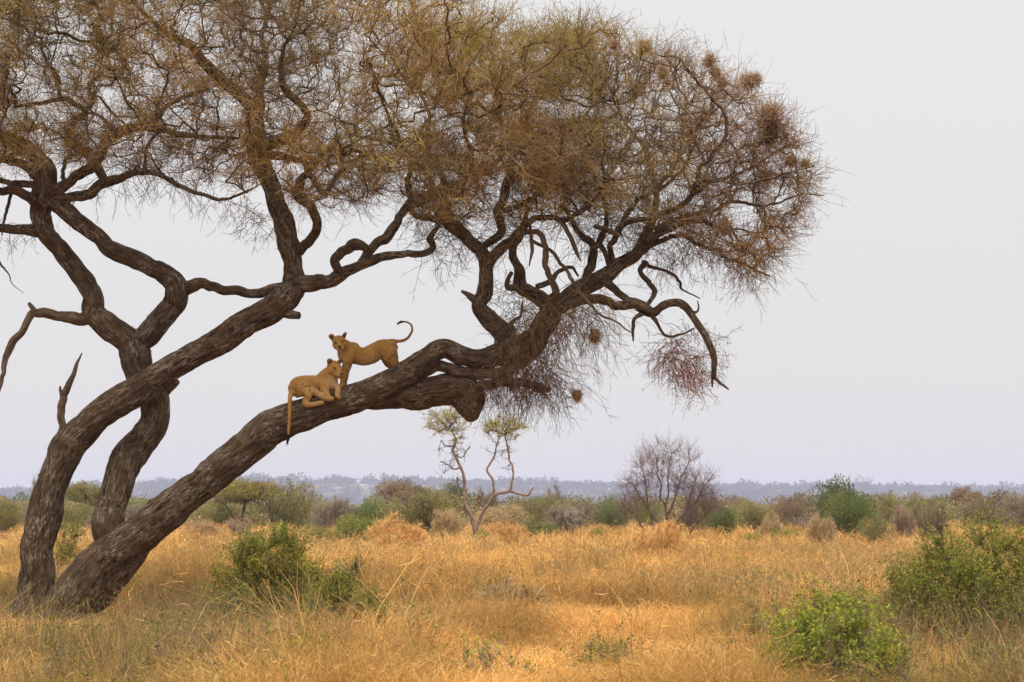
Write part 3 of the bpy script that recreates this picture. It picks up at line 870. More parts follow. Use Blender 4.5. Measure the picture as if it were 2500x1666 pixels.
# crown: branches grown through its volume from the limbs
rng = np.random.default_rng(11)
CROWN = [
    # polygon, number of branch targets, depth spread
    ([(-560, -330), (-560, 280), (0, 330), (250, 320), (420, 320), (620, 330), (800, 420), (1000, 420), (1250, 420), (1450, 330), (1452, 60), (1364, 66), (1290, 78), (1200, 30), (1080, -20), (800, -170), (300, -330)], 3900, 1.9),
    ([(1000, 60), (1250, 70), (1452, 90), (1450, 380), (1250, 440), (1000, 430)], 520, 1.7),
    ([(1364, 80), (1488, 70), (1548, 112), (1655, 135), (1735, 168), (1830, 238), (1920, 320), (1978, 400), (1985, 456), (1942, 535), (1890, 645), (1830, 695), (1753, 640), (1640, 540), (1450, 500), (1250, 470), (1250, 420), (1450, 320)], 1200, 1.45),
    ([(600, 330), (730, 520), (860, 500), (960, 470), (1000, 560), (1150, 540), (1300, 540), (1500, 540), (1450, 400), (1000, 400)], 420, 1.5),
    ([(-300, 300), (0, 410), (300, 410), (620, 470), (640, 340)], 330, 1.5),
]
T = []
for poly, n, ds in CROWN:
    x, y = sample_poly(poly, n, rng)
    cl = fbm(np.stack([x / 95.0, y / 70.0, 0 * x], -1), 3)
    d = np.clip(rng.normal(size=n) * ds, -4.2, 4.2)
    lim = np.clip((2060 - x) / 170.0, 0.4, 4.4)
    d = np.clip(d, -lim, lim)
    keep = cl > 0.30
    T.append(at(x[keep], y[keep], Y0 + d[keep]))
T = np.concatenate(T)
S0, L0 = np.concatenate(SEEDS), np.concatenate(SEEDLEN)
sel = S0[:, 2] > 6.0
S0, L0 = S0[sel], L0[sel]
Pn, par, order, ns = grow(S0, L0 * 0.0, T, bf=0.32)
V, F, BQ, BR, rad = skeleton(Pn, par, order, ns, 0.0075, 0.47, 0.07, 0.075, rng, 6, 2)
cacc = Acc()
bk = V.copy() * np.array([1, 1, 1])
cacc.add(V, F, bark=bk)
link("branches", cacc.mesh("branches", M_BARK), acacia)

TW_BROWN = np.array([0.255, 0.150, 0.062])
TW_GREY = np.array([0.185, 0.122, 0.074])
TW_OCHRE = np.array([0.46, 0.25, 0.055])
TW_OLIVE = np.array([0.34, 0.28, 0.050])
TW_RED = np.array([0.21, 0.105, 0.060])


def twig_colour(P, n, rng):
    """patchy browns, ochre patches mostly in the middle of the crown, olive where leaf buds crowd"""
    a = fbm(P * 0.55, 2)[:, None]
    b = fbm(P * 0.4 + 31.0, 2)[:, None]
    c = TW_BROWN + (TW_GREY - TW_BROWN) * rng.random((n, 1))
    px_ = P[:, 0:1] * PX + 1250.0
    warm = np.exp(-((px_ - 1150) / 330.0) ** 2)            # ochre middle
    leafy = np.clip((520 - px_) / 500.0, 0, 1) * np.clip((P[:, 2:3] - 8.2) / 1.5, 0, 1)
    rd = np.clip((px_ - 1480) / 250.0, 0, 1)               # bare reddish twigs at the right end
    c = c + (TW_RED - c) * 0.55 * rd
    a = a + 0.10 * warm - 0.06 * rd - 0.03 - 0.04 * leafy
    b = b + 0.06 * warm - 0.14 * rd - 0.04 + 0.12 * leafy
    oc = np.clip((a - 0.42) * 6, 0, 1) * rng.random((n, 1)) ** 0.7
    ol = np.clip((b - 0.47) * 6, 0, 1) * rng.random((n, 1))
    c = c + (TW_OCHRE - c) * oc * 0.8
    c = c + (TW_OLIVE - c) * ol * 0.75
    return c * rng.uniform(0.65, 1.4, (n, 1))


centre = at(900, 420, Y0)
tacc = Acc()
NT = 47000
S, D = scatter_twigs(BQ, NT, 0.5, rng, 0.9, 0.06)
hubx = np.where(S[:, 0] > 0.6, 1.0, -3.4)
outv = unit(np.stack([S[:, 0] - hubx, (S[:, 1] - Y0) * 0.9, S[:, 2] - 5.6], -1))
fringe = np.clip(np.linalg.norm(np.stack([S[:, 0] - hubx, S[:, 1] - Y0, S[:, 2] - 5.6], -1), axis=1) / 5.0, 0, 1)
D = unit(D + outv * (0.25 + 0.75 * fringe[:, None]))
keep = rng.random(NT) > 0.26 * np.clip((S[:, 0] * PX + 1250.0 - 1400) / 300.0, 0, 1)
S, D, fringe = S[keep], D[keep], fringe[keep]
NT = len(S)
L = rng.uniform(0.22, 0.62, NT) * (1 + 0.5 * fringe * (rng.random(NT) < 0.3))
TP = twig_paths(S, D, L, 4, rng, 0.32, 0.02)
r = rng.uniform(0.0025, 0.0042, NT)
col = twig_colour(S, NT, rng)
V, F = strands(TP, r[:, None] * np.linspace(1.25, 0.5, 4)[None], 3)
tacc.add(V, F, col=np.repeat(col, 12, 0))
N2 = 100000
e = rng.integers(0, NT, N2)
k = rng.integers(0, 3, N2)
f = rng.random((N2, 1))
S2 = TP[e, k] * (1 - f) + TP[e, k + 1] * f
D2 = unit(unit(TP[e, k + 1] - TP[e, k]) * 0.6 + unit(rng.normal(size=(N2, 3))))
TP2 = twig_paths(S2, D2, rng.uniform(0.10, 0.30, N2), 3, rng, 0.3)
V, F = strands(TP2, rng.uniform(0.0019, 0.0032, N2)[:, None] * np.array([1.2, 1, 0.5])[None], 3)
tacc.add(V, F, col=np.repeat(col[e] * rng.uniform(0.85, 1.2, (N2, 1)), 9, 0))

# twigs hanging from the hub and from the drooping limb
def hang(poly_rows, n, dspread, length, droop, colour, rng, jitter=0.14):
    P, R = world_pts(poly_rows)
    Sx = catmull(np.column_stack([P, R]), 0.03)
    i = rng.integers(0, len(Sx), n)
    S = Sx[i, :3] + rng.normal(size=(n, 3)) * jitter * np.array([1, dspread, 0.6])
    D = unit(rng.normal(size=(n, 3)) * np.array([0.8, 0.9, 0.4]) + np.array([0.1, 0, -0.5]))
    P5 = twig_paths(S, D, rng.uniform(0.4, 1.0, n) * length, 6, rng, 0.26, droop)
    c = colour * rng.uniform(0.7, 1.35, (n, 1))
    V, F = strands(P5, rng.uniform(0.0026, 0.0046, n)[:, None] * np.linspace(1.3, 0.45, 6)[None], 3)
    tacc.add(V, F, col=np.repeat(c, 18, 0))
    m = n * 4
    e = rng.integers(0, n, m); k = rng.integers(1, 5, m); f = rng.random((m, 1))
    S2 = P5[e, k] * (1 - f) + P5[e, k + 1] * f
    D2 = unit(unit(P5[e, k + 1] - P5[e, k]) + unit(rng.normal(size=(m, 3))) * 0.9)
    P2 = twig_paths(S2, D2, rng.uniform(0.06, 0.24, m) * min(1.0, length), 3, rng, 0.3, droop * 0.5)
    V, F = strands(P2, rng.uniform(0.0022, 0.0034, m)[:, None] * np.array([1.1, 0.9, 0.5])[None], 3)
    tacc.add(V, F, col=np.repeat(c[e], 9, 0))


hang([(1180, 925, 10, 0), (1230, 900, 10, 0), (1290, 890, 10, 0), (1330, 940, 10, -0.1)], 460, 2.8, 1.1, 0.20, TW_RED * np.array([0.8, 0.92, 0.95]), rng, 0.22)
hang([(1300, 770, 10, 0), (1380, 745, 10, 0), (1460, 735, 10, -0.1)], 230, 2.4, 1.6, 0.22, TW_BROWN, rng, 0.18)
hang([(1290, 830, 10, 0), (1360, 800, 10, 0), (1440, 790, 10, 0.1)], 90, 2.6, 1.3, 0.24, TW_RED * np.array([0.75, 0.85, 0.9]), rng, 0.2)
hang([(1240, 690, 10, 0), (1280, 800, 10, -0.1), (1280, 880, 10, -0.1)], 170, 1.8, 0.8, 0.10, TW_BROWN, rng)
hang([(1640, 830, 10, 0), (1660, 880, 10, -0.1), (1680, 915, 10, -0.1)], 230, 2.4, 0.7, 0.18, np.array([0.26, 0.105, 0.055]), rng, 0.17)
hang([(1700, 790, 10, -0.3), (1738, 850, 10, -0.35), (1742, 900, 10, -0.4)], 60, 1.5, 0.5, 0.05, np.array([0.24, 0.11, 0.07]), rng)
hang([(1600, 660, 10, 0.2), (1680, 600, 10, 0.3), (1800, 640, 10, 0.6), (1880, 670, 10, 0.8)], 150, 2.0, 0.75, 0.16, TW_RED, rng)
hang([(1030, 625, 10, -0.4), (1080, 600, 10, -0.5), (1140, 590, 10, -0.4)], 26, 2.0, 0.9, 0.14, TW_GREY, rng)
hang([(560, 480, 10, -0.6), (640, 530, 10, 0), (690, 560, 10, 0)], 60, 2.0, 0.8, 0.10, TW_BROWN, rng)
hang([(150, 470, 10, 0.2), (300, 440, 10, -0.2), (440, 450, 10, -0.7), (540, 488, 10, -1)], 70, 1.8, 0.75, 0.22, TW_GREY, rng)
hang([(-60, 545, 10, 0), (40, 560, 10, 0.2), (90, 560, 10, 0.4)], 30, 2.0, 0.6, 0.15, TW_GREY, rng)
# bare side twigs along the inner limbs
LS = S0[(S0[:, 0] > at(1000, 600, Y0)[0]) & (S0[:, 2] < at(1500, 500, Y0)[2])]
n_ls = 700
S = LS[rng.integers(0, len(LS), n_ls)]
tpx = twig_paths(S, unit(rng.normal(size=(n_ls, 3)) + np.array([0, 0, 0.15])), rng.uniform(0.25, 0.8, n_ls), 5, rng, 0.3, 0.03)
cx = TW_GREY * rng.uniform(0.7, 1.4, (n_ls, 1))
V, F = strands(tpx, rng.uniform(0.003, 0.006, n_ls)[:, None] * np.linspace(1.3, 0.4, 5)[None], 3)
tacc.add(V, F, col=np.repeat(cx, 15, 0))
e = rng.integers(0, n_ls, 3600)
k = rng.integers(1, 5, 3600)
tp3 = twig_paths(tpx[e, k], unit(unit(tpx[e, k] - tpx[e, k - 1]) * 0.7 + unit(rng.normal(size=(3600, 3)))), rng.uniform(0.1, 0.35, 3600), 3, rng, 0.3)
V, F = strands(tp3, np.full((3600, 1), 0.003) * np.array([1.1, 0.9, 0.5]), 3)
tacc.add(V, F, col=np.repeat(cx[e], 9, 0))
o = link("twigs", tacc.mesh("twigs", M_TWIG), acacia)
o["kind"] = "stuff"

# sparse leaf buds: ochre and yellow-green patches
NL = 170000
e = rng.integers(0, N2, NL)
Pq = TP2[e, rng.integers(0, 3, NL)]
pa = fbm(Pq * 0.55, 2)
pb = fbm(Pq * 0.4 + 31.0, 2)
u = rng.random(NL)
hi = np.clip((Pq[:, 0] + 4.6) * -0.45, 0, 1) * np.clip((Pq[:, 2] - 8.2) * 0.8, 0, 1)     # the upper left of the crown is in leaf
rdl = np.clip((Pq[:, 0] * PX + 1250.0 - 1450) / 200.0, 0, 1)
u = u + 0.9 * rdl
keep = u < np.clip((pb - 0.44) * 3.0, 0, 1) + np.clip((pa - 0.46) * 2.4, 0, 1) + hi
Pq, pa, pb, hi = Pq[keep], pa[keep], pb[keep], hi[keep]
green = (rng.random(len(Pq)) < np.clip((pb - 0.46) * 5, 0.1, 0.9) + hi)[:, None]
lc = np.where(green, np.array([0.24, 0.23, 0.045]), np.array([0.40, 0.24, 0.06])) * rng.uniform(0.7, 1.3, (len(Pq), 1))
# withered orange leaves on the hanging spray
wl = 1500
wp = at(rng.normal(1692, 26, wl), rng.normal(925, 34, wl), Y0 - 0.2 + rng.normal(size=wl) * 0.25)
Pq = np.concatenate([Pq, wp])
lc = np.concatenate([lc, np.array([0.46, 0.19, 0.075]) * rng.uniform(0.6, 1.3, (wl, 1))])
V, F = leaf_faces(Pq, rng.uniform(0.016, 0.034, len(Pq)) * np.concatenate([1 + 0.5 * hi, np.ones(wl)]), aspect=0.5, rng=rng)
link("foliage", make_mesh("foliage", V, F, M_LEAF, np.repeat(lc, 4, 0), smooth=False), acacia)["kind"] = "stuff"

# ------------------------------------------------------------------ lions
def px3(px, py, dep):
    return at(px, py, Y0 + dep)


def loft(bm_acc, rows):
    """rows (px, py, depth m, radius px in the picture plane, radius px in depth): a tapering body segment"""
    rows = [tuple(r) if len(r) == 5 else (*r, r[3]) for r in rows]
    P = px3([r[0] for r in rows], [r[1] for r in rows], np.array([r[2] for r in rows]))
    S = catmull(np.column_stack([P, [r[3] / PX for r in rows], [r[4] / PX for r in rows]]), 0.02)
    P, Ra, Rb = S[:, :3], np.maximum(S[:, 3], 0.006), np.maximum(S[:, 4], 0.006)
    T = unit(np.gradient(P, axis=0))
    side = np.array([0, 1.0, 0])
    Nn = unit(np.cross(side, T) + 1e-6)
    B = np.cross(T, Nn)
    n = 20
    ang = np.arange(n) * 2 * np.pi / n
    rings = []
    # rounded ends
    for sgn, i in ((-1, 0), (1, -1)):
        caps = []
        for q in (0.9, 0.7, 0.4, 0.12):
            f = math.sqrt(max(0, 1 - q * q))
            caps.append((P[i] + sgn * T[i] * min(Ra[i], Rb[i]) * q, Ra[i] * f, Rb[i] * f, Nn[i], B[i]))
        rings.append(caps)
    allr = rings[0] + [(P[i], Ra[i], Rb[i], Nn[i], B[i]) for i in range(len(P))] + rings[1][::-1]
    V = np.stack([c + np.cos(ang)[:, None] * N_ * a + np.sin(ang)[:, None] * B_ * b for c, a, b, N_, B_ in allr])
    m = len(allr)
    idx = np.arange(m * n).reshape(m, n)
    nx = np.roll(idx, -1, 1)
    F = np.stack([idx[:-1], nx[:-1], nx[1:], idx[1:]], -1).reshape(-1, 4)
    V = V.reshape(-1, 3)
    V = np.concatenate([V, [V[:n].mean(0)], [V[-n:].mean(0)]])
    c0 = np.stack([nx[0], idx[0], np.full(n, m * n)], -1)
    c1 = np.stack([idx[-1], nx[-1], np.full(n, m * n + 1)], -1)
    bm_acc.add(V, [F, np.concatenate([c0, c1])])


def ellipsoid(acc, c, axes, radii, n=16):
    th = np.linspace(0, np.pi, n)
    ph = np.arange(2 * n) * np.pi / n
    u = np.stack([np.sin(th)[:, None] * np.cos(ph), np.sin(th)[:, None] * np.sin(ph), np.cos(th)[:, None] * np.ones_like(ph)], -1)
    V = c + (u * radii) @ np.array(axes)
    idx = np.arange(V.shape[0] * V.shape[1]).reshape(V.shape[:2])
    nx = np.roll(idx, -1, 1)
    F = np.stack([idx[:-1], idx[1:], nx[1:], nx[:-1]], -1).reshape(-1, 4)
    acc.add(V.reshape(-1, 3), F)


class Head:
    def __init__(self, c, fwd, up, scale=1.0, turn=0.35):
        self.turn = turn
        self.f = unit(np.array(fwd, float))
        u = np.array(up, float)
        self.u = unit(u - self.f * u.dot(self.f))
        self.s = np.cross(self.f, self.u)          # animal's own right side is +s seen along f
        self.c = np.asarray(c, float)
        self.k = scale

    def p(self, s, u, f):
        return self.c + self.k * (s * self.s + u * self.u + f * self.f)

    def axes(self):
        return [self.s, self.u, self.f]

    def build(self, acc, ear_f=-0.01, ear_spread=1.0):
        k = self.k
        A = self.axes()
        E = lambda s, u, f, rs, ru, rf, ax=None: ellipsoid(acc, self.p(s, u, f), ax or A, np.array([rs, ru, rf]) * k)
        E(0, 0.008, -0.02, 0.082, 0.074, 0.098)          # skull
        E(0, 0.026, 0.045, 0.056, 0.042, 0.062)          # forehead
        E(0, -0.050, 0.050, 0.062, 0.046, 0.085)         # jaw
        E(0.044, -0.022, 0.035, 0.042, 0.054, 0.052)     # cheeks
        E(-0.044, -0.022, 0.035, 0.042, 0.054, 0.052)
        E(0, 0.006, 0.100, 0.035, 0.030, 0.078)          # long broad bridge of the nose
        E(0, -0.028, 0.148, 0.046, 0.036, 0.050)         # muzzle
        E(0.026, -0.042, 0.156, 0.031, 0.027, 0.036)
        E(-0.026, -0.042, 0.156, 0.031, 0.027, 0.036)
        E(0, -0.078, 0.136, 0.033, 0.023, 0.040)         # chin
        E(0.043, 0.034, 0.062, 0.024, 0.014, 0.028)      # brows
        E(-0.043, 0.034, 0.062, 0.024, 0.014, 0.028)
        for sg in (1, -1):
            # cupped ears
            tw = self.turn if sg < 0 else 0.35
            es = unit(self.s * sg * 0.70 + self.u * 0.80)
            ef = unit(self.f * 0.9 + self.s * sg * tw)
            ef = unit(ef - es * ef.dot(es))
            eb = np.cross(es, ef)
            ellipsoid(acc, self.p(sg * 0.076 * ear_spread, 0.074, ear_f), [eb, es, ef], np.array([0.042, 0.051, 0.016]) * k)
            ellipsoid(acc, self.p(sg * 0.062 * ear_spread, 0.046, ear_f), [eb, es, ef], np.array([0.032, 0.040, 0.026]) * k)

    def ear_marks(self, ear_f=-0.01, ear_spread=1.0):
        return [self.p(sg * 0.080 * ear_spread, 0.074, ear_f + 0.018) for sg in (1, -1)]


def finish_lion(name, acc, head, label, pale, dark, base_col, ear_f, ear_spread):
    raw = acc.mesh("raw", None)
    tmp = bpy.data.objects.new("tmp", raw)
    COL.objects.link(tmp)
    rm = tmp.modifiers.new("remesh", 'REMESH')
    rm.mode = 'VOXEL'
    rm.voxel_size = 0.0105
    sm = tmp.modifiers.new("smooth", 'SMOOTH')
    sm.factor = 0.5
    sm.iterations = 4
    dg = bpy.context.evaluated_depsgraph_get()
    me = bpy.data.meshes.new_from_object(tmp.evaluated_get(dg))
    bpy.data.objects.remove(tmp)
    n = len(me.vertices)
    V = np.empty(n * 3, np.float32)
    me.vertices.foreach_get("co", V)
    V = V.reshape(-1, 3).astype(float)
    # fine coat relief
    N_ = np.empty(n * 3, np.float32)
    me.vertices.foreach_get("normal", N_)
    N_ = N_.reshape(-1, 3)
    V2 = V + N_ * ((fbm(V * 22.0, 2) - 0.5) * 0.012)[:, None]
    me.vertices.foreach_set("co", V2.astype(np.float32).ravel())
    col = np.tile(np.array(base_col), (n, 1))
    pale_c = np.array([0.50, 0.33, 0.16])
    dark_c = np.array([0.085, 0.045, 0.02])

    def blend(c, t):
        nonlocal col
        t = np.clip(t, 0, 1)[:, None]
        col = col * (1 - t) + np.array(c) * t
    mott = fbm(V * 9.0, 3)
    col = col * (0.72 + 0.56 * mott)[:, None]
    for p, r, a in pale:
        d = np.linalg.norm(V - p, axis=1)
        blend(pale_c, a * np.clip(1.4 - d / r, 0, 1))
    # spots of a young coat on the legs and flanks
    sp = np.clip((vnoise(V * 26.0) - 0.60) * 6, 0, 1)
    for p, r, a in dark:
        d = np.linalg.norm(V - p, axis=1)
        blend(np.array(base_col) * 0.34, a * sp * np.clip(1.5 - d / r, 0, 1))
    for p in head.ear_marks(ear_f, ear_spread):
        blend(dark_c * 0.8, np.clip(1.55 - np.linalg.norm(V - p, axis=1) / 0.026, 0, 1))
    for sg in (1, -1):                                    # dark mouth corners, pale eye patches, tear marks
        blend(pale_c, 0.8 * np.clip(1.5 - np.linalg.norm(V - head.p(sg * 0.048, -0.004, 0.085), axis=1) / 0.018, 0, 1))
        blend(dark_c, 1.0 * np.clip(1.5 - np.linalg.norm(V - head.p(sg * 0.039, 0.016, 0.088), axis=1) / 0.013, 0, 1))
        blend(pale_c, 0.9 * np.clip(1.5 - np.linalg.norm(V - head.p(sg * 0.028, -0.045, 0.182), axis=1) / 0.024, 0, 1))
        blend(dark_c, 0.8 * np.clip(1.5 - np.linalg.norm(V - head.p(sg * 0.030, -0.064, 0.165), axis=1) / 0.010, 0, 1))
        blend(dark_c, 0.5 * np.clip(1.5 - np.linalg.norm(V - head.p(sg * 0.085, 0.030, -0.02), axis=1) / 0.02, 0, 1))
    blend(dark_c, 0.9 * np.clip(1.5 - np.linalg.norm(V - head.p(0, -0.060, 0.180), axis=1) / 0.010, 0, 1))
    blend(pale_c * 1.05, 0.9 * np.clip(1.4 - np.linalg.norm(V - head.p(0, -0.086, 0.16), axis=1) / 0.030, 0, 1))
    fr = np.random.default_rng(31)
    hi_ = fr.integers(0, n, 16000)
    far = np.linalg.norm(V[hi_] - head.p(0, 0, 0.05), axis=1) > 0.11
    hi_ = hi_[far]
    nn = N_[hi_].astype(float)
    lay = unit(np.array([0.55, 0.0, -0.75]) + fr.normal(size=(len(hi_), 3)) * 0.35)
    lay = unit(lay - nn * (lay * nn).sum(1, keepdims=True) * 0.9 + nn * 0.12)
    HP = twig_paths(V2[hi_] - nn * 0.002, lay, fr.uniform(0.007, 0.014, len(hi_)), 3, fr, 0.12)
    HV, HF = strands(HP, np.full((len(hi_), 1), 0.0009) * np.array([1.0, 0.8, 0.3]), 3)
    fur_me = make_mesh("fur", HV, HF, M_FUR, np.repeat(np.clip(col[hi_] * fr.uniform(0.75, 1.4, (len(hi_), 1)), 0, 1), 9, 0))
    a = me.attributes.new("Col", 'FLOAT_COLOR', 'POINT')
    c = np.ones((n, 4), np.float32)
    c[:, :3] = np.clip(col, 0.005, 1)
    a.data.foreach_set("color", c.ravel())
    me.materials.clear()
    me.materials.append(M_FUR)
    me.polygons.foreach_set("use_smooth", np.ones(len(me.polygons), bool))
    me.name = name
    o = link(name, me)
    tag(o, label, "lion", "lions on the leaning acacia")
    link("fur", fur_me, o)["kind"] = "stuff"
    for sg in (1, -1):
        ea = Acc()
        ellipsoid(ea, head.p(sg * 0.039, 0.014, 0.084), head.axes(), np.array([0.0125, 0.009, 0.0105]) * head.k, 10)
        link("eye", ea.mesh("eye", M_EYE), o)
    na = Acc()
    ellipsoid(na, head.p(0, -0.014, 0.194), head.axes(), np.array([0.022, 0.013, 0.010]) * head.k, 10)
    link("nose", na.mesh("nose", M_NOSE), o)
    return o


def tail_tuft(o, rows):
    ta = Acc()
    loft(ta, rows)
    P = px3([r[0] for r in rows], [r[1] for r in rows], np.array([r[2] for r in rows]))
    r = np.random.default_rng(5)
    S = catmull(P, 0.01)
    i = r.integers(0, max(1, len(S) - 2), 90)
    D = unit(unit(S[np.minimum(i + 2, len(S) - 1)] - S[i]) + r.normal(size=(90, 3)) * 0.25)
    V, F = strands(twig_paths(S[i], D, r.uniform(0.03, 0.07, 90), 3, r, 0.1), np.full((90, 1), 0.0025) * np.array([1, 0.8, 0.3]), 3)
    ta.add(V, F)
    link("tail_tuft", ta.mesh("tail_tuft", M_TUFT), o)


TAWNY = np.array([0.36, 0.188, 0.056])
# the standing lion, head turned to the camera
a1 = Acc()
h1c = px3(827.5, 836.0, -0.08)
head1 = Head(h1c, (0.12, -1.0, -0.30), (-0.16, 0.05, 1.0), 1.30, 1.6)
head1.build(a1, -0.02, 1.0)
loft(a1, [(829, 838, -0.02, 15, 14), (838, 845, 0.03, 18, 15), (847, 854, 0.05, 22, 16), (853, 861, 0.06, 25, 16)])
loft(a1, [(956, 843, 0.04, 12, 14), (960, 856, 0.03, 10, 12), (963, 870, 0.02, 9, 10), (967, 884, 0.02, 7, 8), (970, 893, 0.03, 6, 7)])
loft(a1, [(835, 858, 0.02, 12, 12), (840, 868, 0.03, 16, 14), (848, 876, 0.05, 16, 14)])
loft(a1, [(849, 862, 0.05, 26, 16), (860, 863, 0.06, 28, 17), (872, 868, 0.06, 23, 17), (888, 871, 0.06, 22.5, 17), (905, 866, 0.06, 23.5, 17), (920, 858, 0.06, 23, 16), (935, 851, 0.06, 23, 16), (950, 850, 0.06, 21, 16), (958, 846, 0.06, 15.5, 13)])
loft(a1, [(862, 850, -0.02, 13, 8), (856, 865, -0.04, 14, 9), (850, 880, -0.05, 13, 9), (846, 894, -0.04, 11, 9), (841.5, 910, -0.03, 9.2, 8), (838.5, 925, -0.03, 8, 7.5), (836.5, 936, -0.04, 7, 7), (834, 943, -0.06, 7, 8), (831.5, 945.5, -0.10, 6, 7.5)])
loft(a1, [(858, 870, 0.14, 12, 9), (851, 888, 0.16, 10, 8), (846, 904, 0.16, 8.5, 7.5), (843, 922, 0.15, 7.2, 7), (841, 936, 0.14, 6.6, 6.5), (839, 943, 0.11, 6.5, 7), (837, 945.5, 0.08, 6, 7)])
loft(a1, [(944, 846, -0.02, 17, 9), (947, 858, -0.03, 18, 10), (950, 872, -0.02, 15.5, 10), (956, 884, 0.0, 11.5, 9), (964, 893, 0.02, 8, 7.5), (967.5, 899, 0.04, 6.5, 7), (964, 908, 0.06, 6, 6.5), (958, 918, 0.06, 6.5, 7), (952, 922, 0.03, 6, 7)])
loft(a1, [(940, 852, 0.15, 16, 9), (941, 866, 0.16, 15, 9), (944, 880, 0.17, 12, 9), (950, 891, 0.18, 9, 8), (957, 899, 0.19, 7, 7), (956, 907, 0.2, 6, 6.5), (950, 917, 0.2, 6.5, 7), (945, 920, 0.18, 6, 7)])
loft(a1, [(952, 834, 0.06, 6.5), (963, 833, 0.06, 5.4), (972, 833.5, 0.06, 4.5), (981, 832.5, 0.06, 4.0), (993, 827.5, 0.05, 3.6), (1002, 816.5, 0.04, 3.2), (1006.5, 804, 0.02, 2.9), (1003, 792.5, 0.0, 2.6), (992, 786.3, -0.01, 2.4), (983, 786, -0.02, 2.2)])
lion1 = finish_lion("lion", a1, head1, "young lion standing on the lowest limb, facing the camera, tail curled high",
                    [(px3(829, 872, -0.05), 0.12, 0.8), (px3(910, 887, 0.0), 0.14, 0.5), (px3(880, 893, 0.05), 0.12, 0.3), (px3(934, 878, 0.05), 0.07, 0.6)],
                    [(px3(955, 880, 0), 0.22, 0.8), (px3(842, 910, 0), 0.24, 0.7), (px3(838, 935, 0), 0.12, 0.5)], TAWNY, -0.02, 1.0)
tail_tuft(lion1, [(985, 786, -0.02, 2.3), (979, 786.5, -0.025, 3.0), (975, 788.5, -0.03, 2.4), (972, 790.5, -0.035, 1.0)])

# the reclining lion, head turned to the right
a2 = Acc()
head2 = Head(px3(816.5, 897.5, -0.12), (0.60, -0.80, -0.42), (0.02, -0.10, 1.0), 1.27)
head2.build(a2, -0.02, 0.95)
loft(a2, [(721, 951, -0.04, 20, 17), (727, 946, -0.05, 24.5, 19), (740, 942.5, -0.06, 25.5, 20), (758, 941, -0.06, 24.5, 19), (778, 939, -0.06, 23, 18), (794, 931, -0.07, 22, 17), (802, 922, -0.08, 18, 15)])
loft(a2, [(792, 926, -0.07, 21, 15), (803, 912, -0.09, 17, 14), (812, 901, -0.11, 14, 13)])
loft(a2, [(800, 922, -0.09, 19, 15), (809, 929, -0.10, 16, 14), (813, 936, -0.10, 13.5, 13), (808, 946, -0.09, 12, 12)])
loft(a2, [(722, 955, -0.13, 18, 9), (735, 950, -0.18, 20, 10), (748, 952, -0.21, 15, 9), (753, 962, -0.24, 11.5, 8.5), (748, 975, -0.28, 9, 8), (745.5, 986, -0.30, 8, 7.5), (752, 989, -0.31, 7, 7), (766, 988, -0.32, 6.3, 6.5), (779, 985.5, -0.32, 6.4, 7), (786, 984, -0.33, 5.6, 7)])
loft(a2, [(753, 950, -0.16, 11, 9), (764, 955, -0.20, 9.5, 9), (775, 962, -0.23, 8.3, 8), (788, 970, -0.26, 7, 7), (799, 974.5, -0.29, 6.3, 6.5), (806, 975, -0.31, 6.4, 7), (811, 974.5, -0.33, 5.6, 6.5)])
loft(a2, [(792, 934, -0.16, 15, 9), (793, 946, -0.19, 13.5, 10), (794, 957, -0.21, 10.5, 9), (799, 966, -0.24, 8.3, 8), (804, 972, -0.28, 7, 7), (810, 975, -0.31, 6, 6.5)])
loft(a2, [(809, 943, -0.05, 9, 9), (818, 943.5, -0.10, 8.3, 8.5), (824.5, 947, -0.16, 8, 8), (824.5, 957, -0.22, 7.3, 7.5), (823.5, 965, -0.26, 6.8, 7), (825.5, 969.5, -0.30, 6.4, 7), (827, 971, -0.32, 5.2, 6)])
loft(a2, [(713, 957, -0.10, 7, 7), (709, 966, -0.22, 6, 6), (707.8, 978, -0.31, 5.2, 5.2), (707, 995, -0.345, 4.6, 4.6), (706.3, 1020, -0.37, 4.1, 4.1), (705, 1045, -0.37, 3.5, 3.5), (704, 1062, -0.36, 3.0, 3.0)])
lion2 = finish_lion("lion", a2, head2, "young lion lying on the lowest limb, looking right, tail hanging straight down",
                    [(px3(819, 936, -0.2), 0.13, 1.0), (px3(826, 955, -0.25), 0.09, 0.5), (px3(785, 968, -0.3), 0.12, 0.55), (px3(758, 952, -0.25), 0.06, 0.55), (px3(770, 988, -0.35), 0.12, 0.3)],
                    [(px3(745, 965, -0.3), 0.2, 0.8), (px3(795, 955, -0.3), 0.12, 0.6), (px3(824, 958, -0.25), 0.08, 0.6), (px3(735, 945, -0.25), 0.16, 0.4)], TAWNY * np.array([1.12, 1.14, 1.2]), -0.02, 0.95)
tail_tuft(lion2, [(704, 1060, -0.36, 3.0), (703.5, 1068, -0.355, 4.4), (702.5, 1076, -0.35, 3.4), (701, 1084, -0.345, 1.0)])

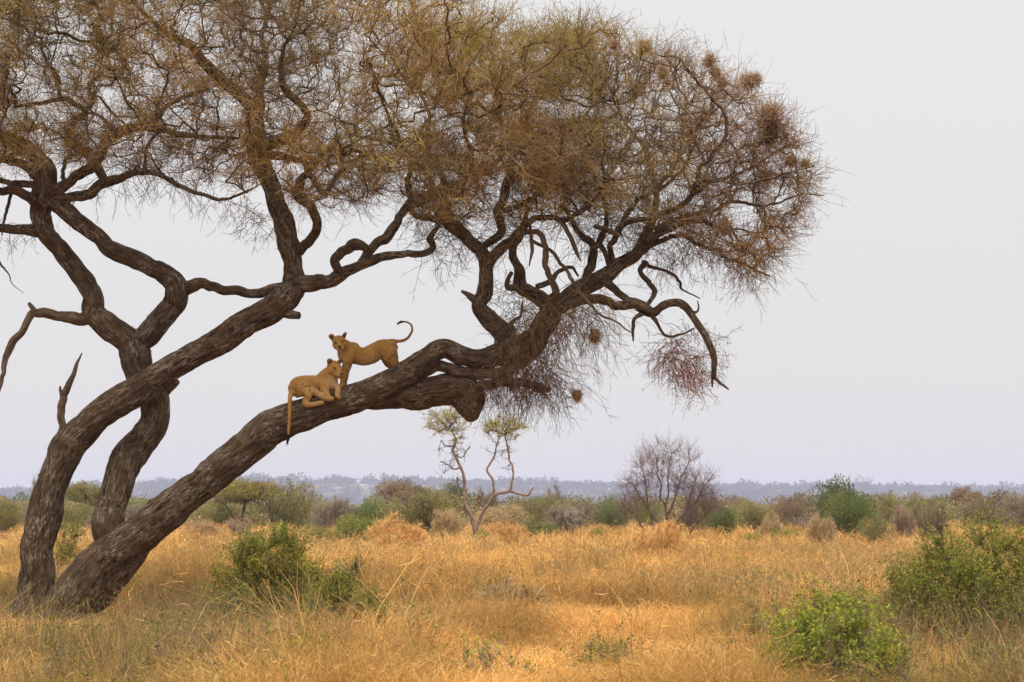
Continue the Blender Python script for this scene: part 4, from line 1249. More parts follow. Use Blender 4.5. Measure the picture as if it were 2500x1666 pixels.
# ------------------------------------------------------------------ weaver nests
def nest(px, py, dep, w, h, label, dark=False, seed=0, wild=1.0):
    r = np.random.default_rng(100 + seed)
    c = at(px, py, Y0 + dep)
    acc = Acc()
    rx, rz = w / 2 / PX, h / 2 / PX
    core = 0.62 if h > 20 and wild < 1.2 else 0.3
    base = np.array([0.075, 0.045, 0.026]) if dark else np.array([0.50, 0.33, 0.19])
    n = 14
    th = np.linspace(0, np.pi, n)
    ph = np.arange(2 * n) * np.pi / n
    u = np.stack([np.sin(th)[:, None] * np.cos(ph), np.sin(th)[:, None] * np.sin(ph), np.cos(th)[:, None] * np.ones_like(ph)], -1)
    k = core + 0.5 * fbm(u * 2.3 + seed * 5.1, 3)
    V = (c + u * k[..., None] * np.array([rx, rx, rz])).reshape(-1, 3)
    idx = np.arange(len(V)).reshape(n, 2 * n)
    nx = np.roll(idx, -1, 1)
    cc = base * 0.7 * r.uniform(0.7, 1.2, (len(V), 1))
    acc.add(V, np.stack([idx[:-1], idx[1:], nx[1:], nx[:-1]], -1).reshape(-1, 4), col=cc)
    m = 260
    d = unit(r.normal(size=(m, 3)))
    S = c + d * np.array([rx, rx, rz]) * r.uniform(0.45, 0.9, (m, 1))
    tg = unit(np.cross(d, r.normal(size=(m, 3))) + d * r.uniform(0.0, 0.9, (m, 1)) * wild)
    P = twig_paths(S, tg, r.uniform(0.35, 1.1, m) * (rx + rz) * 0.75, 4, r, 0.22)
    V, F = strands(P, r.uniform(0.003, 0.005, m)[:, None] * np.array([1, 1, 0.8, 0.5]), 3)
    acc.add(V, F, col=np.repeat(base * r.uniform(0.6, 1.35, (m, 1)), 12, 0))
    o = link("bird_nest", acc.mesh("bird_nest", M_NEST))
    tag(o, label, "nest", "weaver bird nests in the acacia")


NESTS = [
    (1408, 966, -0.1, 24, 28, "round straw nest hanging lowest below the hub of the right limb", False),
    (1453, 820, -0.2, 24, 36, "straw nest hanging beside the drooping twigs under the rising right limb", False),
    (1770, 553, -0.7, 26, 46, "long brown nest with dark entrance in lower right of the crown", False),
    (1437, 402, -1.6, 36, 32, "pale straw nest in front of the dense middle of the crown", False),
    (1731, 150, -1.0, 26, 34, "star-shaped straw nest, uppermost on the right shoulder of the crown", False),
    (1747, 178, -1.0, 24, 22, "small tilted straw nest just beneath the uppermost star-shaped one", False),
    (1763, 204, -1.0, 18, 26, "narrow pale nest below the two nests on the crown's right shoulder", False),
    (1826, 200, -0.9, 32, 38, "bulky pale double nest standing up from the crown's right edge", False),
    (1845, 194, -0.85, 22, 26, "spiky pale nest touching the bulky double nest", False),
    (1500, 109, -1.3, 18, 18, "tiny ochre nest among bare twigs at top of the crown", False),
    (1574, 116, -1.3, 26, 26, "ragged ochre nest on the crown top right of the tiny one", False),
    (1617, 178, -1.2, 20, 32, "upright brown nest between the crown top and the right shoulder", False),
    (1884, 272, -0.5, 46, 34, "broad tangled straw nest above the black nest at the right edge", False),
    (1878, 325, -1.0, 30, 74, "long black tubular nest hanging inside the right edge of the crown", True),
    (1930, 394, -0.5, 24, 26, "faded straw nest near the crown's right tip, inner one of two", False),
    (1966, 399, -0.4, 20, 16, "small straw nest nearest the crown's right tip", False),
    (1868, 432, -0.9, 26, 30, "thin brown nest low among the outer right twigs", False),
]
for i, (x, y, d, w, h, lb, dk) in enumerate(NESTS):
    nest(x, y, d, w, h, lb, dk, i, 2.2 if i in (4, 7, 8, 9, 10, 12, 16) else 1.0)

# ------------------------------------------------------------------ background trees and bushes
FOL = {}


def fol_mat(key, c, trans=0.3):
    if key not in FOL:
        FOL[key] = mat_attr("foliage_" + key, trans, c)
    return FOL[key]


HUES = dict(green=(0.13, 0.17, 0.045), bright=(0.20, 0.235, 0.05), olive=(0.225, 0.215, 0.072), yellow=(0.235, 0.225, 0.065), tan=(0.42, 0.31, 0.16),
            grey=(0.24, 0.20, 0.145), brown=(0.235, 0.185, 0.11), pink=(0.32, 0.24, 0.165), straw=(0.60, 0.36, 0.135), deep=(0.095, 0.135, 0.042))
M_STEM = mat_attr("stem_wood")


def bush_variant(seed, kind):
    """unit bush: half width 1, height 1. returns (foliage mesh, stem mesh)"""
    r = np.random.default_rng(500 + seed)
    n_lobe = {'dome': 13, 'umbrella': 11, 'thorn': 12, 'round': 8}[kind]
    P, Nn = [], []
    lob = []
    for _ in range(n_lobe):
        a = r.uniform(0, 2 * np.pi)
        q = r.uniform(0.1, 0.72)
        if kind == 'umbrella':
            lob.append((q * math.cos(a), q * math.sin(a), 0.78 - 0.22 * q + r.uniform(-0.06, 0.06), r.uniform(0.26, 0.42), r.uniform(0.11, 0.18)))
        elif kind == 'round':
            lob.append((q * 0.8 * math.cos(a), q * 0.8 * math.sin(a), r.uniform(0.34, 0.68), r.uniform(0.34, 0.48), r.uniform(0.25, 0.34)))
        else:
            lob.append((q * math.cos(a), q * math.sin(a), 0.20 + r.uniform(0, 0.54) * (1 - q * 0.75), r.uniform(0.3, 0.46), r.uniform(0.2, 0.32)))
    dens = {'dome': 900, 'umbrella': 1100, 'thorn': 260, 'round': 1100}[kind]
    for x, y, z, w, h in lob:
        n = int(dens * (w / 0.38) ** 2)
        d = unit(r.normal(size=(n, 3)))
        rad = r.random((n, 1)) ** 0.35
        p = np.array([x, y, z]) + d * rad * np.array([w, w, h])
        clump = vnoise(p * np.array([7, 7, 9]) + seed * 3.3)
        k = clump > 0.36
        P.append(p[k]); Nn.append(d[k])
    P, Nn = np.concatenate(P), np.concatenate(Nn)
    k = P[:, 2] > 0.02
    P, Nn = P[k], Nn[k]
    zf, rf = np.percentile(P[:, 2], 99), np.percentile(np.hypot(P[:, 0], P[:, 1]), 97)
    fit = np.array([1 / rf, 1 / rf, 1 / zf])
    P = P * fit
    lob = [(x / rf, y / rf, z / zf, w / rf, h / zf) for x, y, z, w, h in lob]
    g = 0.6 + 0.75 * fbm(P * 3.0 + seed, 2)[:, None] * r.uniform(0.75, 1.25, (len(P), 1)) + 0.1
    hue = np.clip((fbm(P * 2.2 + 40 + seed, 2) - 0.45) * 4, 0, 1)[:, None]
    c = g * (np.array([1, 1, 1]) + hue * np.array([0.35, 0.10, 0.0]))
    V, F = leaf_faces(P, r.uniform(0.030, 0.060, len(P)), Nn * 0.7, 0.6, r)
    fol = make_mesh("foliage", V, F, None, np.repeat(c, 4, 0), smooth=False)
    sa = Acc()
    # stems towards the lobes, with side twigs
    root = np.array([[0, 0, -0.1], [0.03, 0, 0.0], [0.02, 0.02, 0.12 if kind == 'umbrella' else 0.02]])
    if kind == 'umbrella':
        root = np.array([[0, 0, -0.1], [0.05, 0.03, 0.02], [-0.05, -0.03, 0.05]])
    tg = np.concatenate([np.array([[x, y, z - h * 0.4] for x, y, z, w, h in lob]), P[r.integers(0, len(P), 150)]])
    Pn, par, order, ns = grow(root, np.array([0.0, 0.1, 0.2]), tg, 0.45)
    V, F, Q, R, rad = skeleton(Pn, par, order, ns, 0.0048 if kind == 'umbrella' else 0.0045, 0.5, 0.05, 0.06, r, 4, 1)
    sa.add(V, F, col=np.array([0.10, 0.075, 0.058]))
    nt = {'dome': 500, 'umbrella': 350, 'thorn': 3600, 'round': 300}[kind]
    S, D = scatter_twigs(Q, nt, 0.2, r, 0.9, 0.2, np.array([0, 0, 0.2]))
    tp = twig_paths(S, D, r.uniform(0.10, 0.26, nt), 3, r, 0.25)
    V, F = strands(tp, np.full((nt, 1), 0.0055) * np.array([1.2, 1, 0.5]), 3)
    tc = np.array([0.17, 0.125, 0.095]) if kind != 'thorn' else np.array([0.19, 0.145, 0.115])
    sa.add(V, F, col=np.repeat(tc * r.uniform(0.7, 1.3, (nt, 1)), 9, 0))
    return fol, sa.mesh("stem", M_STEM)


VAR = {k: [bush_variant(i + 10 * j, k) for i in range(3)] for j, k in enumerate(('dome', 'umbrella', 'thorn', 'round'))}
CAT = dict(dome='bush', umbrella='tree', thorn='bush', round='bush')
NAME = dict(dome='bush', umbrella='acacia_tree', thorn='thorn_bush', round='bush')
vi = [0]


def bg(px, top, hw, Y, kind, hue, label, group="bushes and trees of the far thicket", name=None, cat=None, deep=1.0):
    vi[0] += 1
    fol, stem = VAR[kind][vi[0] % 3]
    p = at(px, top, Y)
    gz = float(ground_z(p[0], Y))
    h = (p[2] - gz) / 1.0
    w = hw / F_PX * Y * (1.14 if kind in ("dome", "round") else 1.0)
    nm = name or NAME[kind]
    o = bpy.data.objects.new(nm, None)
    COL.objects.link(o)
    o.location = (p[0], Y, gz)
    o.scale = (w * 1.02, w * deep, h * 1.02)
    o.rotation_euler = (0, 0, random.uniform(0, 6.28))
    tag(o, label, cat or CAT[kind], group)
    f = bpy.data.objects.new("crown" if (cat or CAT[kind]) == 'tree' else "foliage", fol)
    COL.objects.link(f)
    f.parent = o
    if not fol.materials:
        fol.materials.append(fol_mat("olive", HUES["olive"]))
    f.material_slots[0].link = 'OBJECT'
    f.material_slots[0].material = fol_mat(hue, HUES[hue])
    s = bpy.data.objects.new("trunk" if (cat or CAT[kind]) == 'tree' else "stem", stem)
    COL.objects.link(s)
    s.parent = o
    if kind == 'thorn':
        s.material_slots[0].link = 'OBJECT'
        s.material_slots[0].material = stem_mat(hue)
    return o


def stem_mat(hue):
    k = "stem_" + hue
    if k not in FOL:
        FOL[k] = mat_attr(k, 0.0, tuple(v / b for v, b in zip(HUES[hue], (0.17, 0.13, 0.103))))
    return FOL[k]


BG = [
    # px, top, half width, distance, kind, hue, label
    (6, 1224, 48, 120, 'dome', 'olive', "olive bush cut by the left picture edge"),
    (88, 1172, 40, 150, 'thorn', 'grey', "bare grey thorn tree peeping out left of the tall stem"),
    (55, 1262, 40, 170, 'round', 'grey', "greyish bush between the left-edge bush and the tall stem"),
    (205, 1184, 66, 140, 'umbrella', 'olive', "brownish flat acacia seen between the tall and the middle stem"),
    (170, 1230, 60, 125, 'dome', 'olive', "olive bush under the flat acacia between the two left stems"),
    (240, 1262, 34, 120, 'thorn', 'grey', "dark grey thorn bush beside the middle stem"),
    (330, 1236, 40, 190, 'dome', 'grey', "greyish bush framed between the middle and leaning stems"),
    (470, 1226, 60, 165, 'dome', 'olive', "dull olive bush right of the leaning stem"),
    (505, 1272, 38, 110, 'round', 'tan', "low tan bush right of the leaning stem"),
    (602, 1177, 92, 135, 'umbrella', 'yellow', "yellow-green umbrella acacia, largest flat-topped tree in the distance"),
    (694, 1184, 72, 138, 'dome', 'olive', "tall olive bushy tree touching the largest yellow-green umbrella acacia"),
    (540, 1228, 62, 142, 'dome', 'olive', "olive dome bush at left foot of the yellow-green umbrella acacia"),
    (578, 1270, 32, 105, 'thorn', 'pink', "pinkish dry thorn bush before the yellow-green umbrella acacia"),
    (760, 1236, 46, 165, 'dome', 'olive', "dull olive bush right of the two umbrella acacias"),
    (808, 1222, 66, 128, 'thorn', 'grey', "bare grey thorn bush left of the green low bushes"),
    (906, 1230, 66, 130, 'dome', 'green', "green low dome bush left of the big dome bush"),
    (968, 1178, 84, 175, 'umbrella', 'brown', "brown leafless umbrella acacia above the big dome bush"),
    (1040, 1204, 98, 112, 'dome', 'olive', "big olive dome bush left of the twin-stemmed tree"),
    (1098, 1250, 52, 108, 'thorn', 'tan', "dry tan flank bush touching the big dome bush"),
    (1128, 1188, 46, 190, 'round', 'deep', "dark green round bush behind the twin-stemmed tree"),
    (1178, 1200, 40, 195, 'thorn', 'brown', "brownish bare bush just right of the dark round one"),
    (1235, 1236, 60, 150, 'dome', 'tan', "tan low bush between the arms of the twin-stemmed tree"),
    (1318, 1214, 44, 160, 'dome', 'olive', "small olive dome below the far pale bare tree"),
    (1390, 1230, 62, 118, 'thorn', 'grey', "grey-brown dry bush with pale bare stems at its front"),
    (1308, 1270, 44, 102, 'round', 'green', "small dark green bush right of the twin-stemmed tree"),
    (1345, 1196, 40, 260, 'thorn', 'grey', "far pale bare tree showing against the hills"),
    (1460, 1290, 30, 104, 'round', 'bright', "small bright green bush left of the bare fan-shaped tree"),
    (1496, 1218, 52, 150, 'round', 'green', "dark green round bush left of the bare fan-shaped tree"),
    (1585, 1236, 48, 170, 'round', 'bright', "bright green bush seen through the bare fan-shaped tree"),
    (1440, 1240, 50, 190, 'dome', 'brown', "brown bush between the grey dry bush and the dark green one"),
    (1700, 1230, 52, 140, 'thorn', 'brown', "brown bare bush at right foot of the fan-shaped tree"),
    (1773, 1238, 46, 115, 'round', 'green', "green round bush right of the bare fan-shaped tree"),
    (1800, 1216, 44, 220, 'dome', 'grey', "greyish far bush above the green round one"),
    (1842, 1226, 42, 130, 'round', 'olive', "olive round bush in the middle of the right thicket"),
    (1874, 1258, 38, 105, 'thorn', 'tan', "tan dry bush before the olive round one"),
    (1936, 1214, 58, 150, 'dome', 'brown', "brownish wide bush left of the tall dark green tree"),
    (2056, 1180, 86, 122, 'dome', 'deep', "tall dark green bushy tree, highest in the right thicket"),
    (2088, 1212, 58, 112, 'round', 'green', "fresh green bush in front of the tall dark green tree"),
    (2138, 1268, 44, 95, 'dome', 'olive', "low olive bush at right foot of the tall dark green tree"),
    (2210, 1240, 42, 110, 'thorn', 'pink', "pinkish grey round thorn bush in the right thicket"),
    (2190, 1208, 60, 165, 'dome', 'yellow', "yellowish olive bush behind the pinkish thorn bush"),
    (2268, 1226, 48, 170, 'dome', 'olive', "dull olive bush right of the yellowish one"),
    (2286, 1240, 52, 92, 'thorn', 'brown', "brown dry bush right behind the big green bush"),
    (2354, 1194, 44, 210, 'umbrella', 'brown', "small brown umbrella tree in the far right thicket"),
    (2425, 1206, 84, 150, 'dome', 'brown', "broad brown thicket bush near the right picture edge"),
    (2490, 1214, 60, 130, 'dome', 'grey', "grey-brown bush cut by the right picture edge"),
    (886, 1262, 52, 90, 'round', 'bright', "bright yellow-green bush at left of the straw-coloured mound"),
    (1182, 1292, 18, 95, 'round', 'bright', "tiny bright green shrub at foot of the twin-stemmed tree"),
    (1840, 1300, 20, 100, 'round', 'bright', "tiny bright green shrub left of its wider neighbour in the grass"),
    (1908, 1292, 38, 104, 'dome', 'bright', "low wide bright green shrub at the grass edge"),
    (1998, 1262, 40, 92, 'thorn', 'tan', "pale leafless dry bush at left foot of the tall dark green tree"),
    (790, 1286, 46, 95, 'round', 'bright', "low leafy green shrub left of the yellow-green bush"),
]
for b in BG:
    bg(*b)
# dry mounds and brown scrub in the grass
bg(978, 1266, 84, 74, 'thorn', 'straw', "large straw-coloured dry mound of twigs in the grass", "dry mounds in the grass", "dry_bush", "bush")
bg(1238, 1278, 48, 84, 'thorn', 'straw', "small dry ochre mound right of the twin-stemmed tree", "dry mounds in the grass", "dry_bush", "bush")
bg(1596, 1284, 96, 58, 'thorn', 'straw', "brown twiggy mound in front of the bare fan-shaped tree", "dry mounds in the grass", "dry_bush", "bush")
bg(1275, 1425, 110, 31.5, 'thorn', 'tan', "grey-brown dry scrub in the middle of the open grass", "dry mounds in the grass", "dry_bush", "bush")

# a continuous far thicket that reads as one mass
r = np.random.default_rng(21)
acc = Acc()
for i in range(470):
    Y = r.uniform(128, 420)
    px = r.uniform(-900, 3400)
    top = r.uniform(1203, 1238) + max(0, (200 - Y) * 0.35)
    p = at(px, top, Y)
    w = r.uniform(30, 70) / F_PX * Y * 0.8
    h = max(1.2, p[2])
    n = 420
    d = unit(r.normal(size=(n, 3)))
    P = np.array([p[0], Y, h * 0.55]) + d * r.random((n, 1)) ** 0.35 * np.array([w, w, h * 0.45])
    key = ('olive', 'grey', 'brown', 'tan', 'olive', 'green')[r.integers(0, 6)]
    V, F = leaf_faces(P, r.uniform(0.10, 0.24, n) * (Y / 150.0), d * 0.5, 0.7, r)
    acc.add(V, F, col=np.repeat(np.array(HUES[key]) * r.uniform(0.6, 1.25, (n, 1)), 4, 0))
o = link("thicket", acc.mesh("thicket", M_LEAF, False))
tag(o, "continuous dull thicket of scrub far across the plain", "thicket", kind="stuff")


def free_tree(name, label, rows_list, Y, crowns, wood_c, mat, leaf_c=None, leaf_n=0, leaf_s=0.05, twig_n=500, twig_l=0.4, twig_r=0.004, cat="tree", fan=0.45, tip=0.006, up=0.15, seedr=0, spread=0.8, leaf_z=-9.0):
    """a tree traced by its main stems; crowns = [(px, py, rx, ry, n)] fill ellipsoids with grown branches"""
    r = np.random.default_rng(900 + seedr)
    k = F_PX / Y
    b = rows_list[0][0]
    bp = at(b[0], b[1], Y)
    root = empty(name, (float(bp[0]), Y, float(ground_z(bp[0], Y))))
    tag(root, label, cat)
    sa = Acc()
    seeds = []
    for rows in rows_list:
        dep = np.array([q[3] if len(q) > 3 else 0.0 for q in rows])
        P = at([q[0] for q in rows], [q[1] for q in rows], Y + dep)
        R = np.array([q[2] for q in rows]) / 2 / k
        seed_no[0] += 1
        SPt, SR = limb_tube(sa, P, R, seed=seed_no[0], bark_amp=0.8, res=0.035)
        seeds.append(SPt[::4])
    seeds = np.concatenate(seeds)
    link("trunk", sa.mesh("trunk", mat), root)
    T = []
    for px, py, rx, ry, n in crowns:
        d = unit(r.normal(size=(n, 3))) * r.random((n, 1)) ** 0.4
        c = at(px, py, Y)
        T.append(c + d * np.array([rx / k, rx / k * 0.8, ry / k]))
    T = np.concatenate(T)
    sel = np.zeros(len(seeds))
    Pn, par, order, ns = grow(seeds, seeds[:, 2] * 0.0, T, fan)
    V, F, Q, R, rad = skeleton(Pn, par, order, ns, tip, 0.48, 0.09, 0.08, r, 5, 2)
    ba = Acc()
    ba.add(V, F, col=wood_c)
    S, D = scatter_twigs(Q, twig_n, 0.2, r, spread, up)
    tp = twig_paths(S, D, r.uniform(0.5, 1.2, twig_n) * twig_l, 4, r, 0.22)
    V, F = strands(tp, np.full((twig_n, 1), twig_r) * np.array([1.2, 1, 0.8, 0.5]), 3)
    ba.add(V, F, col=np.repeat(wood_c * r.uniform(0.7, 1.3, (twig_n, 1)), 12, 0))
    link("branches", ba.mesh("branches", M_STEM), root)
    if leaf_n:
        e = r.integers(0, twig_n, leaf_n)
        p = tp[e, r.integers(0, 4, leaf_n)] + r.normal(size=(leaf_n, 3)) * 0.03
        p = p[(p[:, 2] > leaf_z) & (vnoise(p * 2.6) > 0.36)]
        leaf_n = len(p)
        V, F = leaf_faces(p, r.uniform(0.6, 1.3, leaf_n) * leaf_s, aspect=0.55, rng=r)
        g = (0.55 + 0.9 * fbm(p * 1.6, 2))[:, None] * r.uniform(0.7, 1.3, (leaf_n, 1))
        link("crown", make_mesh("crown", V, F, M_LEAF, np.repeat(np.array(leaf_c) * g, 4, 0), smooth=False), root)
    return root


YT = 88.0
free_tree("twin_stemmed_tree", "thin twisted tree with two stems and two small pale-green crowns",
          [[(1158, 1345, 12.4), (1160, 1300, 11.2), (1152, 1265, 9.9), (1140, 1240, 8.7), (1133, 1215, 7.4), (1134, 1185, 6.8), (1132, 1160, 6.8), (1124, 1140, 6.2), (1114, 1120, 6.8), (1106, 1098, 6.0), (1112, 1075, 5.2), (1104, 1055, 3.8), (1095, 1038, 3.0)],
           [(1160, 1305, 9.9), (1172, 1272, 8.1), (1185, 1240, 7.4), (1200, 1215, 6.8), (1204, 1190, 6.0), (1202, 1170, 5.2), (1190, 1150, 5.2), (1196, 1132, 4.5), (1208, 1112, 4.5), (1212, 1090, 3.8), (1218, 1072, 3.0)],
           [(1204, 1212, 6.2), (1222, 1204, 6.8), (1244, 1200, 6.8), (1250, 1182, 5.2), (1254, 1150, 4.5), (1244, 1125, 4.5), (1240, 1100, 4.5), (1236, 1078, 3.8), (1232, 1060, 2.2)],
           [(1244, 1200, 6.0), (1268, 1206, 5.2), (1286, 1211, 5.2), (1296, 1198, 4.5), (1304, 1190, 3.0)],
           [(1124, 1142, 4.5), (1108, 1146, 3.8), (1092, 1134, 3.0), (1075, 1127, 2.2)],
           [(1116, 1165, 3.8), (1118, 1190, 3.8), (1124, 1222, 3.0)],
           [(1112, 1110, 3.8), (1128, 1118, 3.0), (1140, 1100, 3.0), (1148, 1090, 2.2)],
           [(1106, 1090, 3.8), (1086, 1088, 3.0), (1078, 1076, 2.2), (1070, 1098, 1.5)]],
          YT, [(1090, 1028, 66, 38, 90), (1232, 1042, 58, 32, 90), (1112, 1105, 44, 40, 30), (1225, 1110, 40, 44, 20), (1110, 1160, 34, 30, 12)], np.array([0.17, 0.13, 0.10]), M_PALEBARK,
          (0.46, 0.42, 0.13), 9500, 0.070, 760, 0.42, 0.0075, fan=0.3, tip=0.012, seedr=1, up=0.1, leaf_z=float(at(1150, 1084, 88.0)[2]))
free_tree("bare_tree", "leafless fan-shaped tree with fine upright twigs above the far bushes",
          [[(1628, 1335, 8), (1628, 1290, 8), (1627, 1262, 7), (1624, 1235, 6), (1612, 1215, 5), (1614, 1185, 4), (1604, 1150, 3), (1606, 1110, 2)],
           [(1627, 1262, 6), (1640, 1240, 5), (1650, 1210, 4), (1662, 1170, 3), (1684, 1125, 2)],
           [(1625, 1236, 5), (1632, 1205, 4), (1630, 1160, 3), (1640, 1105, 2)],
           [(1618, 1335, 6), (1612, 1290, 6), (1592, 1258, 5), (1572, 1228, 4), (1552, 1195, 3), (1530, 1168, 2)],
           [(1600, 1330, 5), (1596, 1290, 4), (1584, 1240, 4), (1576, 1180, 3), (1566, 1130, 2)],
           [(1640, 1335, 6), (1646, 1288, 6), (1672, 1252, 5), (1698, 1225, 4), (1718, 1190, 3), (1740, 1160, 2)],
           [(1655, 1335, 5), (1664, 1280, 4), (1682, 1222, 4), (1700, 1165, 3)],
           [(1585, 1330, 5), (1570, 1290, 4), (1545, 1255, 3), (1520, 1235, 2)],
           [(1670, 1330, 5), (1695, 1285, 4), (1722, 1258, 3), (1745, 1235, 2)]],
          104.0, [(1625, 1130, 100, 66, 190), (1570, 1195, 62, 46, 90), (1695, 1190, 66, 50, 130), (1550, 1245, 62, 38, 100), (1715, 1240, 56, 44, 150)],
          np.array([0.20, 0.135, 0.108]), M_DEAD, None, 0, 0.05, 3000, 0.85, 0.0058, fan=0.6, tip=0.0065, up=0.6, seedr=2, spread=0.5)
# pale bare stems inside the grey dry bush
free_tree("dead_sapling", "pale bare forked sapling standing in the grey-brown dry bush",
          [[(1398, 1320, 6), (1396, 1290, 5), (1384, 1275, 4), (1378, 1258, 3)], [(1397, 1295, 5), (1410, 1272, 4), (1412, 1256, 3), (1420, 1246, 2)]],
          100.0, [(1398, 1258, 24, 16, 24)], np.array([0.42, 0.34, 0.29]), M_PALEBARK, None, 0, 0.05, 60, 0.4, 0.006, tip=0.01, seedr=3)
# two baobabs on the hill line
for px, top, hw, sd, lb in ((2108, 1158, 26, 4, "larger bare baobab standing on the hill ridge, right of its smaller twin"), (1982, 1178, 17, 5, "smaller bare baobab standing on the hill ridge, left of its larger twin")):
    b = 1208
    t = free_tree("baobab_tree", lb, [[(px, b, hw * 0.42), (px, (b + top) / 2 + 4, hw * 0.36), (px - 2, (b + top) / 2 - 4, hw * 0.2)], [(px, b - 14, hw * 0.2), (px + hw * 0.5, b - 24, hw * 0.12)], [(px, b - 14, hw * 0.2), (px - hw * 0.5, b - 23, hw * 0.12)]],
                  4360.0, [(px, (b + top) / 2 - 8, hw, (b - top) * 0.36, 90)], np.array([0.10, 0.085, 0.08]), M_BARK, None, 0, 0.05, 200, 6.0, 0.28, tip=0.40, seedr=sd)
    t["group"] = "baobabs on the ridge"

# ------------------------------------------------------------------ foreground shrubs
def shrub(px, py, hw, ht, Y, label, leaf_c, stem_c, nstem=60, nleaf=6000, leaf_s=0.035, seed=0, name="shrub", wide=1.0, gaps=0.42, up=0.5, group="green shrubs in the grass", stem_r=0.0035, twig_n=900, lift=0.0):
    """a many-stemmed bush: px,py = photo position of its foot, hw/ht = half width and height in photo pixels at distance Y"""
    r = np.random.default_rng(1300 + seed)
    k = F_PX / Y
    c = at(px, py, Y)
    gz = float(ground_z(c[0], Y))
    top = CAM_H + (HORIZON - (py - ht)) / F_PX * Y
    H_, W_ = top - gz, hw / k
    root = empty(name, (float(c[0]), Y, gz))
    tag(root, label, "shrub", group)
    b = np.array([c[0], Y, gz])
    feet = b + np.stack([r.normal(size=9) * 0.12 * W_, r.normal(size=9) * 0.12 * W_, np.full(9, -0.03)], -1)
    d = unit(r.normal(size=(nstem * 3, 3)))
    d[:, 2] = np.abs(d[:, 2])
    T = d * r.random((nstem * 3, 1)) ** 0.35
    cl = fbm(T * 2.4 + seed * 7.7, 2)
    T = T[(cl > gaps) & (T[:, 2] > 0.08)][:nstem]
    T = b + T * np.array([W_, W_ * wide, H_])
    Pn, par, order, ns = grow(feet, np.zeros(9), T, 0.55)
    V, F, Q, R, rad = skeleton(Pn, par, order, ns, stem_r, 0.5, 0.05, 0.07, r, 5, 2)
    sa = Acc()
    sa.add(V, F, col=np.array(stem_c))
    S, D = scatter_twigs(Q, twig_n, 0.2, r, 0.7, up)
    tp = twig_paths(S, D, r.uniform(0.12, 0.38, twig_n) * (0.5 + 0.5 * H_), 5, r, 0.2)
    V, F = strands(tp, np.full((twig_n, 1), stem_r * 0.75) * np.array([1.2, 1, 0.9, 0.7, 0.4]), 3)
    sa.add(V, F, col=np.repeat(np.array(stem_c) * r.uniform(0.7, 1.5, (twig_n, 1)), 15, 0))
    link("stem", sa.mesh("stem", M_STEM), root)
    if nleaf:
        e = r.integers(0, twig_n, nleaf)
        kk = np.minimum(4, 1 + (r.random(nleaf) ** 0.7 * 4).astype(int))
        p = tp[e, kk] + r.normal(size=(nleaf, 3)) * 0.022
        keep = p[:, 2] > gz + lift * H_
        p = p[keep]
        g = r.uniform(0.6, 1.35, (len(p), 1)) * (0.65 + 0.7 * fbm(p * 3.1, 2)[:, None])
        hue = np.clip((fbm(p * 2.0 + 9, 2) - 0.45) * 4, 0, 1)[:, None]
        col = np.array(leaf_c) * g * (1 + hue * np.array([0.45, 0.15, 0.0]))
        V, F = leaf_faces(p, r.uniform(0.6, 1.3, len(p)) * leaf_s, np.array([0, 0, 0.3]), 0.55, r)
        link("foliage", make_mesh("foliage", V, F, M_LEAF, np.repeat(col, 4, 0), smooth=False), root)
    return root


G1, G2, G3 = (0.20, 0.23, 0.040), (0.275, 0.31, 0.045), (0.215, 0.235, 0.038)
shrub(658, 1490, 168, 190, 30.5, "tall dark green shrub with many upright stems right of the leaning stem", G1, (0.07, 0.05, 0.035), 150, 19000, 0.038, 1, gaps=0.40, up=0.9, twig_n=1500)
shrub(845, 1530, 90, 140, 26.5, "lower green shrub with a taller shoot, just right of the tall dark one", G1, (0.07, 0.055, 0.035), 70, 9000, 0.034, 2, gaps=0.44)
shrub(868, 1500, 34, 150, 27.5, "thin leafy shoot rising above the lower green shrub", G1, (0.08, 0.06, 0.04), 12, 420, 0.034, 3, gaps=0.3, up=0.9, twig_n=160)
shrub(2035, 1720, 175, 265, 20.4, "bright lime-green shrub in the right foreground", G2, (0.20, 0.155, 0.12), 110, 14000, 0.046, 4, gaps=0.38, twig_n=1500)
shrub(1842, 1560, 18, 110, 25.5, "single lime-green sprig left of the lime-green shrub", G2, (0.2, 0.15, 0.11), 8, 330, 0.036, 5, gaps=0.2, up=0.9, twig_n=90)
shrub(2392, 1545, 245, 280, 26.0, "big dark green bush at the right picture edge", G3, (0.085, 0.06, 0.042), 260, 34000, 0.040, 6, gaps=0.33, twig_n=3000)
shrub(2425, 1665, 66, 80, 22.0, "small blue-green shrub in the bottom right corner", (0.16, 0.21, 0.055), (0.16, 0.13, 0.1), 40, 2600, 0.036, 7, gaps=0.4)
shrub(1190, 1690, 120, 120, 21.0, "sparse bare grey twigs with few green leaves at the bottom middle", G2, (0.22, 0.165, 0.12), 36, 260, 0.040, 8, gaps=0.35, twig_n=260, up=0.9)
shrub(1470, 1680, 110, 130, 21.5, "loose tall weed with scattered leaves right of the bare grey twigs", (0.18, 0.23, 0.05), (0.19, 0.14, 0.09), 26, 420, 0.040, 9, gaps=0.3, twig_n=170, up=0.9)
shrub(690, 1670, 100, 110, 21.5, "yellow-green broad-leaved weed patch at the bottom left of the middle", (0.30, 0.32, 0.035), (0.16, 0.13, 0.08), 50, 1500, 0.050, 10, gaps=0.4, twig_n=420)
shrub(760, 1585, 60, 110, 26.0, "faint greyish green weed below the lower green shrub", (0.15, 0.17, 0.05), (0.2, 0.16, 0.11), 40, 1500, 0.030, 11, gaps=0.35, twig_n=420)
shrub(172, 1335, 46, 60, 52.0, "yellow-green shrub between the tall and leaning stems", (0.24, 0.25, 0.045), (0.16, 0.12, 0.08), 40, 2600, 0.06, 12, gaps=0.35)
